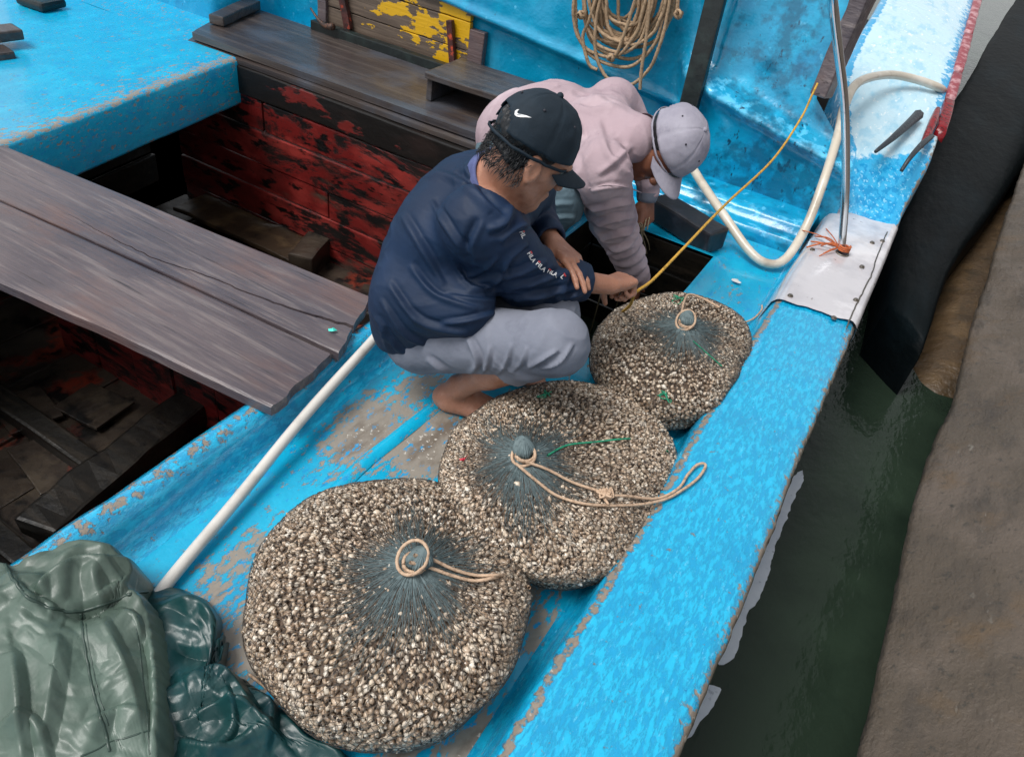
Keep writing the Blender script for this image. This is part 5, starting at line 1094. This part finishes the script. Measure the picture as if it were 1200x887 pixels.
# ---------------------------------------------------------------- man in the pink shirt
PI_=np.array([-1.15,2.75,0.])
pink=thing('person','man bent low in dusty pink shirt and lilac grey cap, hands in the well','person','men crouching at the well',tuple(PI_))
neckP=at(741,158,.59); shRp=at(706,202,.51); shLp=at(722,122,.54); hipRp,hipLp=np.array([-1.33,2.54,.33]),np.array([-1.33,2.78,.33])
kRp,kLp=at(655,238,.36),np.array([-.98,2.88,.36]); aRp=at(641,276,.085); aLp=np.array([-1.10,2.98,.09])
elRp=at(718,256,.28); wrRp=at(746,326,-.04); elLp=at(764,186,.34); wrLp=at(758,232,.19)
hcP=at(776,172,.565); uP=np.array([.80,-.16,.56]); fP=np.array([.42,-.42,-.82])
cP=(shRp+shLp)/2; axp_=nv(hcP-.05*nv(uP)-neckP)
s=SDF((-1.62,2.0,-.25),(-.45,3.2,.84),.0038)
pP,fP,lP,uP=head(s,hcP,fP,uP,neckP,.044)
s.ell((-1.33,2.66,.36),(.13,.16,.12),None,.04); s.ell((-1.17,2.63,.44),(.15,.15,.11),None,.06); s.ell(cP-(.06,0,.04),(.11,.15,.08),None,.04)
s.cap(shRp,shLp,.055,.055,.04); s.cap(neckP,cP-(.03,0,.02),.040,.05,.03)
for a,b,c_ in ((shRp,elRp,wrRp),(shLp,elLp,wrLp)): s.cap(a,b,.046,.039,.02); s.cap(b,c_,.038,.027,.012)
for h_,k_,a_ in ((hipRp,kRp,aRp),(hipLp,kLp,aLp)): s.cap(h_,k_,.08,.055,.03); s.cap(k_,a_,.048,.034,.02)
footp(s,aRp,at(660,300,.03)-at(640,276,.03),-1 if False else 1); footp(s,aLp,(.16,-.02),1)
hand(s,wrLp,nv(at(755,262,.09)-wrLp),(-.6,.2,-.3),1,(.75,.9,.5),1.16,(.5,.6)); hand(s,wrRp,(.1,.0,-1),(.6,.5,0),1,(.6,.7,.4),1.0,(.4,.5))
V,Fq=s.mesh(); V=smooth(V,Fq,1,.4); obj('body',V-PI_,Fq,m_skin2,pink); eyes(pink,PI_,pP,fP)
s=SDF((-1.68,2.0,-.25),(-.5,3.2,.82),.0058)
s.ell((-1.35,2.66,.37),(.16,.20,.16),None,.05); s.ell((-1.19,2.63,.46),(.19,.20,.155),None,.08); s.ell(cP-(.06,0,.03),(.15,.20,.135),None,.06)
s.cap(shRp+np.array([-.02,.02,0]),shLp+np.array([-.02,-.02,0]),.085,.085,.05); s.cap(neckP+axp_*.025,cP-(.03,0,0),.078,.108,.04)
dR_=nv(wrRp-elRp); s.cap(shRp,elRp,.092,.080,.04,wr=(.006,60,1)); s.cap(elRp,wrRp,.080,.052,.02,wr=(.007,95,2))
s.cap(shLp,elLp,.088,.070,.04,wr=(.006,60,3)); s.cap(elLp,wrLp,.066,.045,.02,wr=(.006,90,4))
axp=nv(pP(-.02,0,-.05)-neckP); s.cap(neckP+axp*.045,neckP+axp*.1,.056,.058,.004,'-')
d=nv(wrLp-elLp); s.cut(wrLp-d*.006,d,wrLp,.085,.004); s.cap(wrLp-d*.03,wrLp+d*.1,.033,.037,.003,'-')
PL=[([(700,140),(712,180),(735,205)],8,.008),([(655,120),(690,130),(720,125)],8,.006),([(690,95),(700,115),(735,130)],8,.006),([(690,225),(720,218),(748,222)],4,.005),([(690,248),(720,240),(745,238)],5,.007),([(695,265),(722,256),(748,254)],5,.007),([(702,282),(728,274),(748,270)],5,.007),([(708,298),(732,290),(748,286)],5,.006),([(640,110),(625,140),(615,170)],9,.005),([(740,170),(720,190),(700,205)],6,.007),([(672,180),(680,215),(690,240)],7,.006),([(600,120),(580,140),(572,165)],9,.005),([(735,200),(745,215),(742,228)],4,.005),([(672,135),(680,150),(684,168)],5,.005)]
sh=garment('shirt',s,m_pink,pink,PL,[(6,.008,(.7,1.3,1)),(15,.002,(1,1,1))],PI_,2)
bs=bvh(sh,PI_)
e=nv(np.cross(axp,[.3,.2,.9])); g=np.cross(axp,e); nb=44; cc=neckP+axp*.040
prof=[(.082,-.014),(.082,.004),(.078,.016),(.072,.020),(.066,.016),(.065,-.02)]
V=np.array([[cc+e*math.cos(2*math.pi*i/nb)*r_+g*math.sin(2*math.pi*i/nb)*r_+axp*z for r_,z in prof] for i in range(nb)]); obj('collar',V.reshape(-1,3)-PI_,gridf(nb,len(prof),True),m_pink,sh)
V=np.array([[cc+axp*.018+e*math.cos(2*math.pi*i/nb)*r_+g*math.sin(2*math.pi*i/nb)*r_+axp*z for r_,z in [(.0665,-.02),(.0655,.02),(.061,.033),(.058,.036),(.056,.03),(.056,0)]] for i in range(nb)]); obj('undershirt_collar',V.reshape(-1,3)-PI_,gridf(nb,6,True),m_lace,pink)
cw=nv(wrLp-elLp); e=nv(np.cross(cw,[.3,.2,.9])); g=np.cross(cw,e)
V=np.array([[wrLp+e*math.cos(2*math.pi*i/32)*r_+g*math.sin(2*math.pi*i/32)*r_+cw*z for r_,z in [(.046,-.025),(.043,0),(.039,.014),(.034,.016),(.033,0)]] for i in range(32)]); obj('cuff',V.reshape(-1,3)-PI_,gridf(32,5,True),m_grey,sh)
sp_=[cast(bs,x,y,.0012) for x,y in [(668,226),(690,221),(712,217),(735,220),(752,226)]]; sp_=[p for p in sp_ if p is not None]
if len(sp_)>2: tube('shoulder_seam',[p-PI_ for p in sp_],.0022,m_pink,sh,sides=5)
s=SDF((-1.66,1.95,.0),(-.75,3.2,.58),.0058)
for h_,k_,a_ in ((hipRp,kRp,aRp),(hipLp,kLp,aLp)):
    d=a_-k_; s.cap(k_,k_+d*.86,.076,.056,.03,wr=(.006,80,5)); s.cut(k_+d*.84,d,k_+d*.95,.09,.004); s.cap(k_+d*.6,k_+d*1.1,.045,.052,.004,'-')
for h_,k_,a_ in ((hipRp,kRp,aRp),(hipLp,kLp,aLp)): s.cap(h_,k_,.105,.080,.03,wr=(.005,50,2)); s.ell(k_,(.080,.078,.080),None,.03)
s.ell((-1.36,2.66,.31),(.14,.19,.12),None,.05)
QL=[([(625,235),(645,225),(665,222)],5,.006),([(625,250),(650,240),(672,240)],5,.006),([(630,262),(655,255),(675,255)],4,.005)]
garment('jeans',s,m_jean,pink,QL,[(12,.004,(1,1,1))],PI_,3)
capP,wP=cap_hat(pink,PI_,pP(-.008,0,.050),nv(fP+uP*.12),nv(uP-fP*.12),m_capg,R=(.122,.100,.116))
s=SDF(hcP-.16,hcP+.16,.004); A=[fP,lP,uP]; s.ell(pP(-.014,0,.030),(.101,.081,.080),A,.01); s.ell(pP(-.05,0,-.025),(.052,.066,.040),A,.02)
s.cut(pP(.016,0,0),nv(fP*.9-uP*.35),None,None,.004); s.cut(pP(0,0,-.045),nv(-uP-fP*.3),None,None,.006)
V,Fq=s.mesh(); V=V+vnormals(V,Fq)*(fbm(V*70,2,4)*.002)[:,None]; obj('hair',V-PI_,Fq,m_hair,pink)
# bundle of strings in his left hand
cb=thing('string_bundle','bundle of pale strings hanging from the far hand into the well','string bundle')
rr=random.Random(4); c0=at(752,268,.09)
for k in range(15):
    e0=c0+np.array([rr.gauss(0,.012),rr.gauss(0,.012),rr.uniform(-.01,.02)]); tx,ty=rr.uniform(724,762),rr.uniform(300,345)
    e2=at(tx,ty,-.18-rr.uniform(0,.15)); mid=(e0+e2)/2+np.array([rr.gauss(0,.02),rr.gauss(0,.02),rr.uniform(-.01,.03)]); tube('string',[e0,mid,e2],.0022,m_string,cb,sides=5,step=.03)
for k in range(9):
    tube('string',[c0+np.array([rr.gauss(0,.01),rr.gauss(0,.01),0]),at(770,205+rr.uniform(-6,6),.20)+np.array([0,0,rr.uniform(-.02,.03)])*1.0,at(782+rr.uniform(-6,6),196,.10)],.0026,m_string,cb,sides=5,step=.03) if k<4 else tube('string',[c0,c0+np.array([rr.uniform(-.06,.02),rr.uniform(-.05,.03),rr.uniform(-.0,.02)]),c0+np.array([rr.uniform(-.09,-.02),rr.uniform(-.04,.03),rr.uniform(-.09,-.05)])],.0022,m_string,cb,sides=5,step=.02)
for px,py in [(690,395),(716,380),(705,300)]:
    o=tube('well_string',[at(px+14,py-50,-.05),at(px+6,py-20,-.3),at(px,py,-.52)],.003,m_string,sides=5); tag(o,{690:'pale string in the well nearest the grey knee',716:'pale string in the well nearest the farthest snail bag',705:'thin string in the well below the pink sleeve'}[px],'string','strings hanging in the well')
# ------------------------------------------------------------------ rain suit in the corner
def facet(Q,seed):
    """crumple: random heights joined by flat triangles with sharp creases between"""
    k=(Q[...,0]+Q[...,1])*.366; u,v=Q[...,0]+k,Q[...,1]+k; iu,iv=np.floor(u).astype(np.int64),np.floor(v).astype(np.int64); fu,fv=u-iu,v-iv
    h=lambda a,b:_h(a,b,a*0+seed,seed)*2-1; A=h(iu,iv); D_=h(iu+1,iv+1); b1=h(iu+1,iv); b2=h(iu,iv+1)
    return np.where(fu>fv,A+(b1-A)*fu+(D_-b1)*fv,A+(b2-A)*fv+(D_-b2)*fu)
def cloth(name,poly,ctr,z0,hump,lines,mt,label,cat,seed,nr=120,na=330,rn=.012):
    B=catmull([at(px,py,z0) for px,py in poly],.01,True)[:,:2]; c=at(ctr[0],ctr[1],z0); c[2]=0
    d=B-c[:2]; a=np.arctan2(d[:,1],d[:,0]); r=np.linalg.norm(d,axis=1); i=np.argsort(a); a,r=a[i],r[i]
    A=np.linspace(-math.pi,math.pi,na,endpoint=False); Rb=np.interp(A,np.concatenate([a-2*math.pi,a,a+2*math.pi]),np.tile(r,3)); Rb=Rb*(1+.012*np.sin(A*37+seed)*np.sin(A*11))
    rho=np.linspace(0,1,nr)**.8; V=np.zeros((na,nr,3)); V[...,0]=c[0]+np.cos(A)[:,None]*Rb[:,None]*rho; V[...,1]=c[1]+np.sin(A)[:,None]*Rb[:,None]*rho
    e=np.clip((1-rho)/.16,0,1)[None,:]**.75; base=np.array([[hump(x,y) for x,y in row] for row in V[...,:2]])
    P2=V[...,:2]; w=np.stack([fbm(V*np.array([7,7,0])+seed,2,seed+1),fbm(V*np.array([7,7,0])+seed,2,seed+2)],-1)
    cr=facet(P2*11+w*.9+seed,seed)*1.0+facet(P2*np.array([17,26])+w*1.6,seed+5)*.42+facet(P2*52+w*2.0,seed+9)*.13
    V[...,2]=(base+rn*cr)*(.25+.75*e)
    Fq=gridf(na,nr,True); W_=V.reshape(-1,3); P=proj(W_); D=np.zeros(len(W_))
    for pts,wd,am in lines:
        q=catmull([(x,y,0) for x,y in pts],6)[:,:2]; best=np.full(len(W_),1e9); sg_=np.zeros(len(W_)); tp=np.zeros(len(W_))
        for k in range(len(q)-1):
            dd=q[k+1]-q[k]; t=np.clip(((P-q[k])@dd)/(dd@dd),0,1); u=P-q[k]-t[:,None]*dd; ds=np.sqrt((u**2).sum(1)); m=ds<best; best[m]=ds[m]; sg_[m]=np.sign(u[:,0]*dd[1]-u[:,1]*dd[0])[m]; tp[m]=((k+t)/(len(q)-1))[m]
        x=best/wd; D+=am*np.where(sg_>0,np.clip(1-x/.8,0,1),np.clip(1-x/2.6,0,1)**1.5)*np.sin(np.clip(tp,0.02,.98)*math.pi)**.5
    W_[:,2]+=D*np.tile(e[0],na); W_[:,2]=np.maximum(W_[:,2],.010)
    V=smooth(W_,Fq,1,.12); o=obj(name,V,Fq,mt); m=o.modifiers.new('t','SOLIDIFY'); m.thickness=.003; m.offset=-1; tag(o,label,cat); return o
gau=lambda x,y,cx,cy,s,a:a*math.exp(-((x-cx)**2+(y-cy)**2)/(s*s))
def hump_t(x,y): return .025+gau(x,y,-.85,.40,.2,.06)+gau(x,y,-.62,.40,.15,.02)
trz=cloth('rain_trousers',[(150,690),(185,676),(232,688),(258,718),(266,748),(250,775),(285,790),(335,825),(385,868),(425,888),(440,960),(330,1020),(150,1020),(100,850)],(235,850),.05,hump_t,
   [([(180,720),(225,712),(262,745)],14,.03),([(200,760),(245,770),(262,760)],12,-.02),([(215,800),(260,790),(300,840)],12,.035),([(230,840),(280,830),(330,870)],10,.03),([(300,800),(320,835),(310,880)],9,.025),([(205,690),(245,720),(250,770)],10,.02),([(340,835),(360,870),(420,885)],8,.018),([(210,870),(260,880),(300,860)],9,.025),([(265,810),(275,850),(255,880)],7,.02)],m_trou,'crumpled dark teal waterproof trousers on the deck beside the raincoat','waterproof trousers',21,rn=.017)
def hump_c(x,y): return .105+gau(x,y,-1.1,.40,.22,.05)+gau(x,y,-.95,.2,.3,.05)
ct=cloth('raincoat',[(-30,645),(15,652),(60,636),(120,622),(168,652),(164,676),(186,700),(196,745),(200,800),(203,900),(215,1010),(-60,1020),(-140,800),(-110,670)],(70,800),.13,hump_c,
   [([(20,655),(90,640),(165,655)],9,.018),([(42,696),(95,668),(165,668)],14,.045),([(60,712),(85,716),(135,700),(165,682)],10,-.045),([(5,665),(40,705),(90,716)],7,.016),([(110,708),(150,692),(178,712)],10,.03),([(160,735),(172,780),(176,860)],11,-.018),([(184,725),(189,790),(190,870)],11,.012),
    ([(15,765),(24,820),(30,900)],16,.028),([(70,745),(62,810),(50,880)],20,.02),([(120,730),(150,790),(165,850)],14,.022),([(0,860),(40,850),(60,900)],12,.02),([(100,850),(140,835),(175,838)],8,.012),([(140,715),(160,728),(165,750)],8,.02)],m_coat,'grey green hooded raincoat lying crumpled in the near left corner','raincoat',5,rn=.013)
bc_=BVHTree.FromPolygons([v.co for v in ct.data.vertices],[list(p.vertices) for p in ct.data.polygons])
for pts,r in [([(2,656),(14,676),(34,700),(60,713),(90,716),(120,708),(150,697),(172,693)],.0035),([(94,718),(100,760),(108,805),(122,855),(128,880)],.003),([(99,718),(105,760),(113,803),(126,850)],.0016),([(95,886),(130,870),(176,856)],.002),([(160,736),(166,790),(172,850),(176,884)],.002)]:
    q=[cast(bc_,x,y,.002) for x,y in catmull([(a_,b_,0) for a_,b_ in pts],4)[:,:2]]; q=[x for x in q if x is not None]
    if len(q)>2: tube('coat_seam',q,r,m_coatd,ct,sides=6)
o=tube('thin_cord',[at(292,790,.012),at(305,800,.012),at(322,815,.014),at(335,830,.014)],.003,m_cord,sides=6); tag(o,'short pale cord end between the raincoat and the largest bag','cord')
